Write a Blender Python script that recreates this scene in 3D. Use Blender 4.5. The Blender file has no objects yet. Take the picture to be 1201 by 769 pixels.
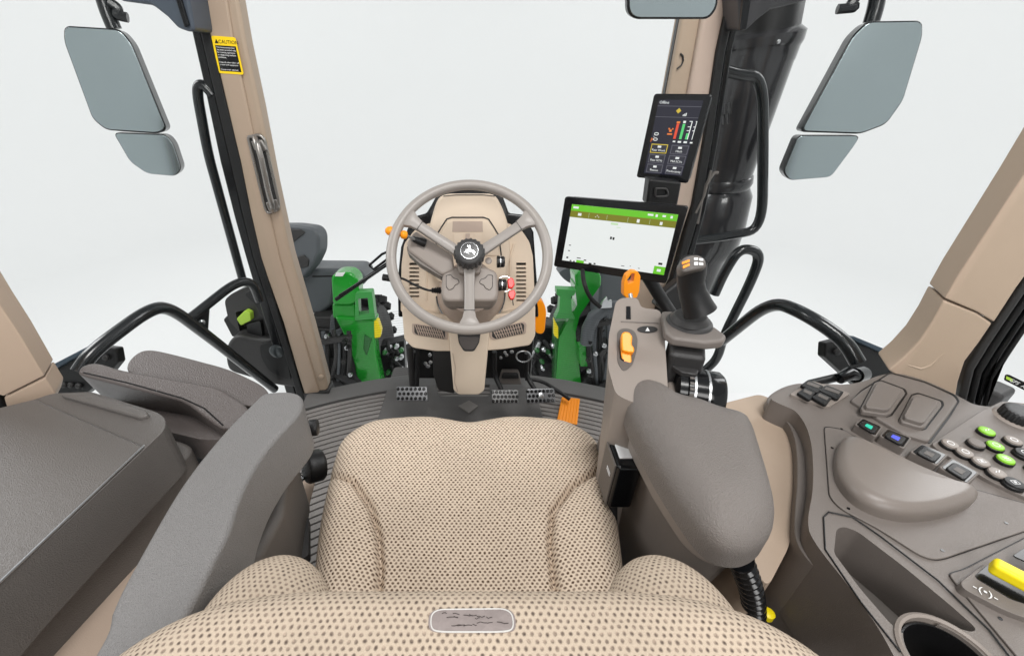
import bpy, bmesh, math, random
import numpy as np
from mathutils import Vector, Matrix
random.seed(7)
S = bpy.context.scene
C = S.collection
R = math.radians

# ------------------------------------------------------------------ camera, world, lights, exposure
FPX, U0, V0, PITCH, EYE = 520.0, 550.0, 384.5, R(32), Vector((0, 0, 1.2))
cam = bpy.data.cameras.new('camera'); co = bpy.data.objects.new('camera', cam); C.objects.link(co)
cam.sensor_fit = 'HORIZONTAL'; cam.sensor_width = 36; cam.lens = 36 * FPX / 1201
cam.shift_x = (600.5 - U0) / 1201
cam.clip_start = 0.02; cam.clip_end = 200
co.location = EYE; co.rotation_euler = (R(90) - PITCH, 0, 0)
S.camera = co
w = bpy.data.worlds.new('World'); S.world = w; w.use_nodes = True
bg = w.node_tree.nodes['Background']; bg.inputs[0].default_value = (0.99, 0.995, 1.0, 1); bg.inputs[1].default_value = 0.38
S.view_settings.view_transform = 'Standard'; S.view_settings.look = 'None'
S.view_settings.exposure = 0; S.view_settings.gamma = 1
S.render.engine = 'CYCLES'
S.cycles.transparent_max_bounces = 24; S.cycles.max_bounces = 8
S.cycles.use_denoising = True

def area(name, loc, target, sx, sy, power, col=(1, 1, 1)):
    l = bpy.data.lights.new(name, 'AREA'); l.shape = 'RECTANGLE'; l.size = sx; l.size_y = sy
    l.energy = power; l.color = col
    o = bpy.data.objects.new(name, l); C.objects.link(o); o.location = loc
    o.rotation_euler = (Vector(target) - Vector(loc)).to_track_quat('-Z', 'Y').to_euler()
    return o
area('added_soft_light', (0.5, -0.2, 3.4), (0, 0.8, 0.3), 1.0, 1.0, 64, (1, 0.985, 0.965))  # unseen overhead lamp, added for soft top light and highlights
area('added_soft_light', (0.2, -2.4, 2.5), (0, 1.2, 0.5), 2.0, 1.2, 66, (1, 0.985, 0.97))  # unseen fill behind the camera, added to brighten the dashboard
area('added_soft_light', (-3.2, 1.8, 2.8), (0, 0.7, 0.5), 1.0, 2.2, 60, (0.99, 0.995, 1))  # unseen lamp on the left, added for highlights
area('added_soft_light', (3.4, 2.0, 2.8), (0, 0.7, 0.5), 1.0, 2.2, 52, (0.99, 0.995, 1))  # its counterpart on the right, also unseen and added for highlights
for k in range(6):                                                    # unseen lamps added to brighten the backdrop
    a_ = R(-30 + 48 * k); d_ = Vector((math.cos(a_), math.sin(a_), 0)); p_ = Vector((0, 1, 4.6)) + d_ * 5
    area('added_backdrop_light', p_, p_ + d_ * 4 + Vector((0, 0, -4.6)), 3.0, 2.0, 92)

# ------------------------------------------------------------------ sighting helpers
F_ = Vector((0, math.cos(PITCH), -math.sin(PITCH))); U_ = Vector((0, math.sin(PITCH), math.cos(PITCH)))
def ray(u, v): return F_ + Vector((1, 0, 0)) * ((u - U0) / FPX) + U_ * ((V0 - v) / FPX)
def PZ(z): return (Vector((0, 0, z)), Vector((0, 0, 1)))
def PY(y, tilt=0, z=0, yaw=0, x=0):
    n = Vector((math.sin(R(yaw)), -math.cos(R(tilt)) * math.cos(R(yaw)), math.sin(R(tilt)))).normalized()
    return (Vector((x, y, z)), n)
def PX(x): return (Vector((x, 0, 0)), Vector((-1 if x > 0 else 1, 0, 0)))
def up_(pl, h): return (pl[0] + pl[1] * h, pl[1])
def at(pl, u, v):
    d = ray(u, v); t = (pl[0] - EYE).dot(pl[1]) / d.dot(pl[1]); return EYE + d * t
def ats(pl, pts): return [at(pl, *p) for p in pts]
def aty(u, v, y): return EYE + ray(u, v) * (y / ray(u, v).y)
def atz(u, v, z): d = ray(u, v); return EYE + d * ((z - EYE.z) / d.z)
def quad3(px4, width):
    """four sighted corners (TL,TR,BR,BL) of a real rectangle -> its 3D corners"""
    D = [np.array(ray(*p)) for p in px4]
    A = np.stack([D[0], -D[1], D[2], -D[3]], 1)
    t = np.linalg.svd(A)[2][-1]; t = t / t[0]
    P = [D[i] * t[i] for i in range(4)]
    s = width / np.linalg.norm(P[1] - P[0])
    return [EYE + Vector(p * s) for p in P]
def plane_of(q):
    n = (q[1] - q[0]).cross(q[3] - q[0]).normalized()
    if n.dot(EYE - q[0]) < 0: n = -n
    return (q[0], n)

# ------------------------------------------------------------------ materials
def lin(r, g, b):
    f = lambda c: ((c / 255 + 0.055) / 1.055) ** 2.4 if c > 10 else c / 255 / 12.92
    return (f(r), f(g), f(b), 1)
def new_mat(name):
    m = bpy.data.materials.new(name); m.use_nodes = True
    nt = m.node_tree; return m, nt, nt.nodes['Principled BSDF']
def nd(nt, typ, **k):
    n = nt.nodes.new(typ)
    for a, b in k.items():
        if a[0] == 'i' and a[1:].isdigit(): n.inputs[int(a[1:])].default_value = b
        else: setattr(n, a, b)
    return n
def M(name, rgb, rough=0.5, metal=0.0, grain=0.0, gscale=900, vary=0.06, emit=0.0, spec=0.4, coat=0.0, rvary=0.08):
    m, nt, p = new_mat(name)
    L = nt.links
    tc = nd(nt, 'ShaderNodeTexCoord')
    col = lin(*rgb)
    no = nd(nt, 'ShaderNodeTexNoise'); no.inputs['Scale'].default_value = 7; no.inputs['Detail'].default_value = 5
    L.new(tc.outputs['Object'], no.inputs['Vector'])
    mx = nd(nt, 'ShaderNodeMix', data_type='RGBA')
    mx.inputs[6].default_value = tuple(c * (1 - vary) for c in col[:3]) + (1,)
    mx.inputs[7].default_value = tuple(min(1, c * (1 + vary)) for c in col[:3]) + (1,)
    nf = nd(nt, 'ShaderNodeTexNoise'); nf.inputs['Scale'].default_value = 70; nf.inputs['Detail'].default_value = 6; nf.inputs['Roughness'].default_value = .7
    L.new(tc.outputs['Object'], nf.inputs['Vector'])
    sm_ = nd(nt, 'ShaderNodeMath', operation='MULTIPLY_ADD'); L.new(nf.outputs[0], sm_.inputs[0]); sm_.inputs[1].default_value = .6; L.new(no.outputs[0], sm_.inputs[2])
    sb_ = nd(nt, 'ShaderNodeMath', operation='SUBTRACT'); L.new(sm_.outputs[0], sb_.inputs[0]); sb_.inputs[1].default_value = .3
    L.new(sb_.outputs[0], mx.inputs[0]); L.new(mx.outputs[2], p.inputs['Base Color'])
    mr = nd(nt, 'ShaderNodeMapRange'); mr.inputs[3].default_value = max(0.02, rough - rvary); mr.inputs[4].default_value = min(1, rough + rvary)
    L.new(no.outputs[0], mr.inputs[0]); L.new(mr.outputs[0], p.inputs['Roughness'])
    p.inputs['Metallic'].default_value = metal
    p.inputs['Specular IOR Level'].default_value = spec
    p.inputs['Coat Weight'].default_value = coat
    if emit:
        p.inputs['Emission Color'].default_value = col; p.inputs['Emission Strength'].default_value = emit
    if grain:
        vo = nd(nt, 'ShaderNodeTexVoronoi'); vo.inputs['Scale'].default_value = gscale
        L.new(tc.outputs['Object'], vo.inputs['Vector'])
        n2 = nd(nt, 'ShaderNodeTexNoise'); n2.inputs['Scale'].default_value = gscale * 0.6; n2.inputs['Detail'].default_value = 3
        L.new(tc.outputs['Object'], n2.inputs['Vector'])
        ad = nd(nt, 'ShaderNodeMath', operation='ADD'); L.new(vo.outputs['Distance'], ad.inputs[0]); L.new(n2.outputs[0], ad.inputs[1])
        bp = nd(nt, 'ShaderNodeBump'); bp.inputs['Strength'].default_value = grain; bp.inputs['Distance'].default_value = 0.001
        L.new(ad.outputs[0], bp.inputs['Height']); L.new(bp.outputs[0], p.inputs['Normal'])
    return m
m_pillar = M('pillar_plastic', (166, 147, 129), 0.42, grain=0.12, gscale=1500, vary=0.03)
m_pillar2 = M('rear_pillar_plastic', (182, 161, 142), 0.46, grain=0.15, gscale=1500, vary=0.03)
m_beige = M('beige_plastic', (211, 194, 174), 0.5, grain=0.15, gscale=1400, vary=0.04)
m_beigedk = M('dark_beige_plastic', (174, 156, 143), 0.5, grain=0.15, gscale=1400)  # darker beige of the boot, vents, cluster labels and pillar facet
m_taupe = M('taupe_plastic', (112, 105, 100), 0.4, grain=0.3, gscale=1100, vary=0.05)
m_taupe_lt = M('pale_taupe_plastic', (136, 127, 120), 0.42, grain=0.12, gscale=1400, vary=0.04)
m_lid = M('lid_plastic', (93, 89, 86), 0.38, grain=0.5, gscale=600, vary=0.07)
m_arm = M('grey_armrest_vinyl', (112, 110, 109), 0.46, grain=0.7, gscale=620, vary=0.05)
m_armr = M('taupe_armrest_vinyl', (108, 102, 98), 0.43, grain=0.7, gscale=620, vary=0.05)
m_pad = M('dark_leather', (88, 82, 80), 0.36, grain=0.6, gscale=460, vary=0.08)
m_trim = M('door_trim', (168, 150, 135), 0.5, grain=0.2)
m_wheel = M('wheel_plastic', (146, 140, 135), 0.3, grain=0.12, gscale=1500, vary=0.03)
m_black = M('black_plastic', (19, 19, 20), 0.4, grain=0.25, gscale=900, vary=0.12)
m_blackg = M('gloss_black', (16, 17, 19), 0.16, vary=0.1)
m_rub = M('rubber', (18, 18, 19), 0.6, grain=0.4, gscale=500, vary=0.15)
m_tube = M('painted_black_tube', (24, 27, 29), 0.25, vary=0.08, coat=0.3)
m_dgrey = M('dark_grey_plastic', (48, 47, 47), 0.42, grain=0.4, gscale=700, vary=0.08)
m_mgrey = M('grey_plastic', (92, 87, 83), 0.45, grain=0.3, gscale=900)
m_mat = M('floor_mat', (128, 124, 121), 0.6, grain=0.5, gscale=500, vary=0.22)
m_matdk = M('floor_mat_groove', (52, 50, 49), 0.7, grain=0.3)
m_green = M('green_paint', (28, 140, 40), 0.24, vary=0.12, coat=0.4)
m_green2 = M('deep_green_paint', (22, 96, 34), 0.35, vary=0.15, coat=0.3)
m_lime = M('lime_plastic', (168, 205, 70), 0.4)
m_limeb = M('lime_button', (130, 190, 45), 0.4)
m_orange = M('orange_plastic', (242, 146, 12), 0.38, vary=0.04)
m_yellow = M('yellow_plastic', (236, 214, 20), 0.38, vary=0.04)
m_red = M('red_plastic', (225, 28, 22), 0.35, vary=0.04)
m_steel = M('bright_steel', (200, 202, 204), 0.28, metal=1.0, vary=0.08)
m_white = M('white_print', (225, 225, 225), 0.5, vary=0.01)
m_mirror = M('mirror_glass', (174, 186, 189), 0.12, metal=0.9, vary=0.02, rvary=0.02)
m_pod = M('exhaust_black', (40, 40, 42), 0.2, vary=0.2, coat=0.4)
m_lens = M('lamp_lens', (62, 66, 68), 0.15, metal=0.4)
m_fender = M('fender_grey', (84, 88, 92), 0.45, grain=0.3, gscale=400, vary=0.08)
m_studio = M('studio_white', (239, 240, 240), 0.85, vary=0.006, spec=0.1)
m_patch = M('worn_label', (132, 122, 119), 0.6, grain=0.9, gscale=120, vary=0.4)
m_yel_deep = M('caution_yellow', (246, 208, 16), 0.45, vary=0.02)
m_teal = M('teal_button', (40, 190, 160), 0.4, emit=0.1)
m_blue = M('blue_button', (80, 90, 220), 0.4, emit=0.1)
def E(name, rgb, s=0.9):
    m, nt, p = new_mat(name); p.inputs['Base Color'].default_value = (0.01, 0.01, 0.01, 1)
    p.inputs['Emission Color'].default_value = lin(*rgb); p.inputs['Emission Strength'].default_value = s
    p.inputs['Roughness'].default_value = 0.25; return m
e_white = E('screen_white', (242, 246, 244)); e_green = E('screen_green', (110, 205, 40)); e_olive = E('screen_olive', (128, 128, 28))
e_dark = E('screen_dark', (22, 22, 42)); e_orange = E('screen_orange', (240, 130, 50)); e_grey = E('screen_grey', (90, 90, 100))
e_red = E('screen_red', (235, 80, 50)); e_gr2 = E('screen_bar_green', (90, 215, 120)); e_blk = E('screen_black', (20, 24, 24)); e_yel = E('screen_yellow', (215, 190, 60))
e_palegreen = E('screen_pale_green', (205, 235, 190))

def fabric_mat(name, pitch=0.0080, cream=(212, 194, 174), hole=(84, 64, 50), ra=.15, rb=.37, ratio=1.32):
    m, nt, p = new_mat(name); L = nt.links
    uv = nd(nt, 'ShaderNodeUVMap')
    wn = nd(nt, 'ShaderNodeTexNoise'); wn.inputs['Scale'].default_value = 60; L.new(uv.outputs[0], wn.inputs['Vector'])
    wv = nd(nt, 'ShaderNodeVectorMath', operation='SCALE'); L.new(wn.outputs['Color'], wv.inputs[0]); wv.inputs['Scale'].default_value = 0.004
    av = nd(nt, 'ShaderNodeVectorMath', operation='ADD'); L.new(uv.outputs[0], av.inputs[0]); L.new(wv.outputs[0], av.inputs[1])
    sc = nd(nt, 'ShaderNodeVectorMath', operation='MULTIPLY'); L.new(av.outputs[0], sc.inputs[0]); sc.inputs[1].default_value = (1 / pitch, 1 / (pitch * ratio), 1)
    ds = []
    for off in ((0, 0, 0), (0.5, 0.5, 0)):
        a = nd(nt, 'ShaderNodeVectorMath', operation='ADD'); L.new(sc.outputs[0], a.inputs[0]); a.inputs[1].default_value = off
        f = nd(nt, 'ShaderNodeVectorMath', operation='FRACTION'); L.new(a.outputs[0], f.inputs[0])
        s = nd(nt, 'ShaderNodeVectorMath', operation='SUBTRACT'); L.new(f.outputs[0], s.inputs[0]); s.inputs[1].default_value = (0.5, 0.5, 0)
        mu = nd(nt, 'ShaderNodeVectorMath', operation='MULTIPLY'); L.new(s.outputs[0], mu.inputs[0]); mu.inputs[1].default_value = (1.0, 1.45, 0)
        le = nd(nt, 'ShaderNodeVectorMath', operation='LENGTH'); L.new(mu.outputs[0], le.inputs[0]); ds.append(le.outputs['Value'])
    mn = nd(nt, 'ShaderNodeMath', operation='MINIMUM'); L.new(ds[0], mn.inputs[0]); L.new(ds[1], mn.inputs[1])
    mr = nd(nt, 'ShaderNodeMapRange', interpolation_type='SMOOTHSTEP'); L.new(mn.outputs[0], mr.inputs[0]); mr.inputs[1].default_value = ra; mr.inputs[2].default_value = rb
    # thread colour variation, some holes paler and bluish
    n2 = nd(nt, 'ShaderNodeTexNoise'); n2.inputs['Scale'].default_value = 130; n2.inputs['Detail'].default_value = 2; L.new(uv.outputs[0], n2.inputs['Vector'])
    hc = nd(nt, 'ShaderNodeMix', data_type='RGBA'); hc.inputs[6].default_value = lin(*hole); hc.inputs[7].default_value = lin(168, 150, 134)
    r2 = nd(nt, 'ShaderNodeMapRange'); r2.inputs[1].default_value = 0.4; r2.inputs[2].default_value = 0.72; L.new(n2.outputs[0], r2.inputs[0]); L.new(r2.outputs[0], hc.inputs[0])
    n3 = nd(nt, 'ShaderNodeTexNoise'); n3.inputs['Scale'].default_value = 900; L.new(uv.outputs[0], n3.inputs['Vector'])
    cc = nd(nt, 'ShaderNodeMix', data_type='RGBA'); cc.inputs[6].default_value = tuple(c * 0.82 for c in lin(*cream)[:3]) + (1,); cc.inputs[7].default_value = tuple(min(1, c * 1.12) for c in lin(*cream)[:3]) + (1,)
    n4 = nd(nt, 'ShaderNodeTexNoise'); n4.inputs['Scale'].default_value = 9; n4.inputs['Detail'].default_value = 4; L.new(uv.outputs[0], n4.inputs['Vector'])
    n5 = nd(nt, 'ShaderNodeMath', operation='MULTIPLY_ADD'); L.new(n4.outputs[0], n5.inputs[0]); n5.inputs[1].default_value = 1.1; n5.inputs[2].default_value = -.55
    n6 = nd(nt, 'ShaderNodeMath', operation='ADD', use_clamp=True); L.new(n3.outputs[0], n6.inputs[0]); L.new(n5.outputs[0], n6.inputs[1])
    L.new(n6.outputs[0], cc.inputs[0])
    mx = nd(nt, 'ShaderNodeMix', data_type='RGBA'); L.new(mr.outputs[0], mx.inputs[0]); L.new(hc.outputs[2], mx.inputs[6]); L.new(cc.outputs[2], mx.inputs[7])
    L.new(mx.outputs[2], p.inputs['Base Color']); p.inputs['Roughness'].default_value = 0.9; p.inputs['Specular IOR Level'].default_value = 0.15
    ad = nd(nt, 'ShaderNodeMath', operation='MULTIPLY_ADD'); L.new(n3.outputs[0], ad.inputs[0]); ad.inputs[1].default_value = 0.35; L.new(mr.outputs[0], ad.inputs[2])
    bp = nd(nt, 'ShaderNodeBump'); bp.inputs['Strength'].default_value = 0.7; bp.inputs['Distance'].default_value = 0.0016
    L.new(ad.outputs[0], bp.inputs['Height']); L.new(bp.outputs[0], p.inputs['Normal'])
    return m
m_fab = fabric_mat('woven_seat_fabric')
m_fab2 = fabric_mat('woven_backrest_fabric', 0.0062, (184, 168, 150), (92, 80, 72), .07, .34, 1.7)

def glass_mat():
    m = bpy.data.materials.new('cab_glass'); m.use_nodes = True; nt = m.node_tree; nt.nodes.clear(); L = nt.links
    o = nd(nt, 'ShaderNodeOutputMaterial'); t = nd(nt, 'ShaderNodeBsdfTransparent'); t.inputs[0].default_value = (0.99, 0.995, 0.992, 1)
    g = nd(nt, 'ShaderNodeBsdfGlossy'); g.inputs['Roughness'].default_value = 0.02
    f = nd(nt, 'ShaderNodeFresnel'); f.inputs[0].default_value = 1.12
    ge = nd(nt, 'ShaderNodeNewGeometry'); k = nd(nt, 'ShaderNodeMath', operation='SUBTRACT'); k.inputs[0].default_value = 1; L.new(ge.outputs['Backfacing'], k.inputs[1])
    ml = nd(nt, 'ShaderNodeMath', operation='MULTIPLY'); L.new(f.outputs[0], ml.inputs[0]); L.new(k.outputs[0], ml.inputs[1])
    x = nd(nt, 'ShaderNodeMixShader'); L.new(ml.outputs[0], x.inputs[0]); L.new(t.outputs[0], x.inputs[1]); L.new(g.outputs[0], x.inputs[2]); L.new(x.outputs[0], o.inputs[0])
    return m
m_glass = glass_mat()

# ------------------------------------------------------------------ object helpers
WORLD = {}
def thing(name, label, cat, loc, group=None):
    o = bpy.data.objects.new(name, None); C.objects.link(o); o.location = loc; o.empty_display_size = 0.05
    o['label'] = label; o['category'] = cat
    if group: o['group'] = group
    WORLD[o.name] = Matrix.Translation(Vector(loc)); return o
def put(o, parent):
    C.objects.link(o)
    if parent is not None:
        o.parent = parent; o.matrix_parent_inverse = WORLD.get(parent.name, Matrix.Identity(4)).inverted()
    return o
def tag(o, label, cat, group=None):
    o['label'] = label; o['category'] = cat
    if group: o['group'] = group
    # origin to the base centre
    vs = [v.co for v in o.data.vertices]
    c = Vector(((min(v.x for v in vs) + max(v.x for v in vs)) / 2, (min(v.y for v in vs) + max(v.y for v in vs)) / 2, min(v.z for v in vs)))
    o.data.transform(Matrix.Translation(-c)); o.location = c; WORLD[o.name] = Matrix.Translation(c)
    return o
def mk(name, verts, faces, mat, parent=None, bev=0, seg=3, smooth=True, sub=0, uvs=None, fix=True):
    me = bpy.data.meshes.new(name); me.from_pydata([tuple(v) for v in verts], [], faces)
    if uvs is not None:
        ul = me.uv_layers.new(name='UVMap')
        for lp in me.loops: ul.data[lp.index].uv = uvs[lp.vertex_index]
    if fix:
        bm = bmesh.new(); bm.from_mesh(me); bmesh.ops.recalc_face_normals(bm, faces=bm.faces); bm.to_mesh(me); bm.free()
    me.materials.append(mat)
    o = bpy.data.objects.new(name, me)
    if smooth:
        for f in me.polygons: f.use_smooth = True
        if not bev and not sub: me.set_sharp_from_angle(angle=R(38))
    if bev:
        b = o.modifiers.new('bevel', 'BEVEL'); b.width = bev; b.segments = seg; b.limit_method = 'ANGLE'; b.angle_limit = R(28); b.harden_normals = True
    if sub:
        s = o.modifiers.new('sub', 'SUBSURF'); s.levels = sub; s.render_levels = sub
    return put(o, parent)
def rnd(pts, r, n=5, closed=True):
    out = []; N = len(pts); pts = [Vector(p) for p in pts]
    for i, p in enumerate(pts):
        if not closed and i in (0, N - 1): out.append(p); continue
        a, b = pts[i - 1], pts[(i + 1) % N]
        rr = r[i] if isinstance(r, (list, tuple)) else r
        ca = min(rr, (a - p).length * 0.48); cb = min(rr, (b - p).length * 0.48)
        if ca < 1e-6 or cb < 1e-6: out.append(p); continue
        A = p + (a - p).normalized() * ca; B = p + (b - p).normalized() * cb
        for k in range(n + 1):
            t = k / n; out.append(A * (1 - t) ** 2 + p * 2 * t * (1 - t) + B * t * t)
    return out
def slab_geo(pts, n, thick, back=None):
    k = len(pts); v = [p.copy() for p in pts] + [(back[i] if back else p - n * thick) for i, p in enumerate(pts)]
    f = [list(range(k)), list(range(2 * k - 1, k - 1, -1))] + [[i, (i + 1) % k, (i + 1) % k + k, i + k] for i in range(k)]
    return v, f
def slab(name, mat, parent, pts, n, thick, bev=0.004, seg=3, rad=0, rn=5):
    if rad: pts = rnd(pts, rad, rn)
    v, f = slab_geo(pts, n, thick); return mk(name, v, f, mat, parent, bev, seg)
def pslab(name, mat, parent, pl, px, thick, bev=0.004, seg=3, rad=0, lift=0, rn=5):
    pl = up_(pl, lift) if lift else pl
    return slab(name, mat, parent, ats(pl, px), pl[1], thick, bev, seg, rad, rn)
def join(geos):
    V, Fc = [], []
    for v, f in geos:
        b = len(V); V += list(v); Fc += [[i + b for i in q] for q in f]
    return V, Fc
def mkj(name, geos, mat, parent, **k):
    v, f = join(geos); return mk(name, v, f, mat, parent, **k)
def frames(path):
    T = []
    for i in range(len(path)):
        a = path[max(i - 1, 0)]; b = path[min(i + 1, len(path) - 1)]; T.append((b - a).normalized())
    r = T[0].orthogonal().normalized(); out = []
    for t in T:
        r = (r - t * r.dot(t)).normalized(); out.append((t, r, t.cross(r)))
    return out
def tube_geo(path, rad, sides=12, closed=False):
    path = [Vector(p) for p in path]; fr = frames(path); V, Fc = [], []; n = len(path)
    for i, p in enumerate(path):
        rr = rad[i] if isinstance(rad, (list, tuple)) else rad
        for s in range(sides):
            a = 2 * math.pi * s / sides; V.append(p + (fr[i][1] * math.cos(a) + fr[i][2] * math.sin(a)) * rr)
    for i in range(n - 1):
        for s in range(sides):
            Fc.append([i * sides + s, i * sides + (s + 1) % sides, (i + 1) * sides + (s + 1) % sides, (i + 1) * sides + s])
    Fc.append(list(range(sides))[::-1]); Fc.append([(n - 1) * sides + s for s in range(sides)])
    return V, Fc
def tube(name, mat, parent, pts, rad, bend=0, sides=14, rn=8):
    p = rnd(pts, bend, rn, closed=False) if bend else [Vector(q) for q in pts]
    v, f = tube_geo(p, rad, sides); return mk(name, v, f, mat, parent)
def lathe_geo(o, ax, prof, sides=28, caps=True):
    o = Vector(o); ax = Vector(ax).normalized(); a = ax.orthogonal().normalized(); b = ax.cross(a); V, Fc = [], []
    for r, h in prof:
        for s in range(sides):
            t = 2 * math.pi * s / sides; V.append(o + ax * h + (a * math.cos(t) + b * math.sin(t)) * max(r, 1e-5))
    for i in range(len(prof) - 1):
        for s in range(sides): Fc.append([i * sides + s, i * sides + (s + 1) % sides, (i + 1) * sides + (s + 1) % sides, (i + 1) * sides + s])
    if caps is True or caps == 'start': Fc.append(list(range(sides))[::-1])
    if caps is True or caps == 'end': Fc.append([(len(prof) - 1) * sides + s for s in range(sides)])
    return V, Fc
def lathe(name, mat, parent, o, ax, prof, sides=28, caps=True, **k):
    v, f = lathe_geo(o, ax, prof, sides, caps); return mk(name, v, f, mat, parent, **k)
def box_geo(c, X, Y, Z, sx, sy, sz):
    c = Vector(c); V = [c + X * (i * sx / 2) + Y * (j * sy / 2) + Z * (k * sz / 2) for i in (-1, 1) for j in (-1, 1) for k in (-1, 1)]
    return V, [[0, 1, 3, 2], [4, 6, 7, 5], [0, 4, 5, 1], [2, 3, 7, 6], [0, 2, 6, 4], [1, 5, 7, 3]]
EX, EY, EZ = Vector((1, 0, 0)), Vector((0, 1, 0)), Vector((0, 0, 1))
def box(name, mat, parent, c, s, bev=0.004, X=EX, Y=EY, Z=EZ, seg=3):
    v, f = box_geo(c, X, Y, Z, *s); return mk(name, v, f, mat, parent, bev, seg)
def cut(o, geos):
    """carve real recesses out of a mesh"""
    v, f = join(geos); me = bpy.data.meshes.new('c'); me.from_pydata([tuple(x) for x in v], [], f)
    bm = bmesh.new(); bm.from_mesh(me); bmesh.ops.recalc_face_normals(bm, faces=bm.faces); bm.to_mesh(me); bm.free()
    c = bpy.data.objects.new('c', me); C.objects.link(c)
    mods = [(m.width, m.segments) for m in o.modifiers if m.type == 'BEVEL']; o.modifiers.clear()
    b = o.modifiers.new('b', 'BOOLEAN'); b.operation = 'DIFFERENCE'; b.solver = 'EXACT'; b.object = c
    par, mpi = o.parent, o.matrix_parent_inverse.copy()
    o.parent = None; bpy.context.view_layer.update()
    dg = bpy.context.evaluated_depsgraph_get(); nm = bpy.data.meshes.new_from_object(o.evaluated_get(dg))
    nm.name = o.data.name; o.modifiers.clear(); o.data = nm
    if par: o.parent = par; o.matrix_parent_inverse = mpi
    bpy.data.objects.remove(c)
    for p in nm.polygons: p.use_smooth = True
    for wd, sg in mods:
        q = o.modifiers.new('bevel', 'BEVEL'); q.width = wd; q.segments = sg; q.limit_method = 'ANGLE'; q.angle_limit = R(28); q.harden_normals = True
    if not mods: nm.set_sharp_from_angle(angle=R(38))
    return o
def pgeo(pl, px, thick, lift=0, rad=0):
    pts = [p + pl[1] * lift for p in ats(pl, px)]
    if rad: pts = rnd(pts, rad, 4)
    return slab_geo(pts, pl[1], thick)
def text_geo(s, size, o, X, Y, lift=0.0006, align='LEFT'):
    cu = bpy.data.curves.new('t', 'FONT'); cu.body = s; cu.size = size; cu.resolution_u = 2; cu.align_x = align; cu.extrude = 0.00015
    ob = bpy.data.objects.new('t', cu); C.objects.link(ob); bpy.context.view_layer.update()
    dg = bpy.context.evaluated_depsgraph_get(); me = bpy.data.meshes.new_from_object(ob.evaluated_get(dg))
    Z = X.cross(Y).normalized(); V = [Vector(o) + X * v.co.x + Y * v.co.y + Z * (v.co.z + lift) for v in me.vertices]
    Fc = [list(p.vertices) for p in me.polygons]; bpy.data.objects.remove(ob); bpy.data.meshes.remove(me)
    return V, Fc
def smooth_loop(pts, n):
    """closed Catmull-Rom through pts, resampled to n equally spaced points"""
    P = [np.array(p, float) for p in pts]; N = len(P); q = []
    for i in range(N):
        a, b, c, d = P[i - 1], P[i], P[(i + 1) % N], P[(i + 2) % N]
        for k in range(16):
            t = k / 16; q.append(0.5 * ((2 * b) + (c - a) * t + (2 * a - 5 * b + 4 * c - d) * t * t + (3 * b - a - 3 * c + d) * t ** 3))
    q = np.array(q); L = np.linalg.norm(np.roll(q, -1, 0) - q, axis=1); s = np.concatenate([[0], np.cumsum(L)]); T = np.linspace(0, s[-1], n, endpoint=False)
    q2 = np.vstack([q, q[:1]]); return np.stack([np.interp(T, s, q2[:, k]) for k in range(q.shape[1])], 1)
def pillow(name, mat, parent, outline, z, depth, Rr, n=200, rings=46, disp=None, O=Vector((0, 0, 0)), A=EX, B=EY, smoothed=True, uvk=1.0):
    """upholstered block: outline in (A,B), top near height z along A x B, rounded rim of radius Rr, sides down by depth"""
    q = smooth_loop(outline, n) if smoothed else np.array(outline); n = len(q); c = (q.max(0) + q.min(0)) / 2
    size = min(q.max(0) - q.min(0)) / 2; N = A.cross(B).normalized()
    prof = [(1.0, -depth)] + [(1.0, -depth + (depth - Rr) * k / 5) for k in range(1, 5)]
    for k in range(10):
        th = math.pi / 2 * k / 10; prof.append((1 - Rr / size * (1 - math.cos(th)), -Rr + Rr * math.sin(th)))
    r0 = 1 - Rr / size
    for k in range(rings): prof.append((r0 * (1 - k / rings), 0))
    V, UV = [], []; arc = 0; arcs = [0]
    for i in range(1, len(prof)):
        arc += math.hypot((prof[i][0] - prof[i - 1][0]) * size, prof[i][1] - prof[i - 1][1]); arcs.append(arc)
    for i, (r, h) in enumerate(prof):
        rl = (arcs[-1] - arcs[i]) / size + r0 / rings
        for p in q:
            ab = c + (p - c) * r; hh = h
            if disp: hh += disp(ab[0], ab[1], r) * max(0, min(1, (h + Rr) / Rr))
            V.append(O + A * ab[0] + B * ab[1] + N * (z + hh)); u = c + (p - c) * rl; UV.append((u[0] * uvk, u[1] * uvk))
    V.append(O + A * c[0] + B * c[1] + N * (z + (disp(c[0], c[1], 0) if disp else 0))); UV.append((c[0], c[1]))
    Fc = [list(range(n))[::-1]]
    for i in range(len(prof) - 1):
        for s in range(n): Fc.append([i * n + s, i * n + (s + 1) % n, (i + 1) * n + (s + 1) % n, (i + 1) * n + s])
    l = (len(prof) - 1) * n
    for s in range(n): Fc.append([l + s, l + (s + 1) % n, len(V) - 1])
    return mk(name, V, Fc, mat, parent, uvs=UV)
def sm3(pts, n=90): return [Vector(p) for p in smooth_loop([tuple(p) for p in pts], n)]
def sslab(name, mat, parent, pl, px, thick, bev=.01, seg=4, lift=0, n=90):
    pl = up_(pl, lift); return slab(name, mat, parent, sm3(ats(pl, px), n), pl[1], thick, bev, seg)
def structure(o): o['kind'] = 'structure'; return o

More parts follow.
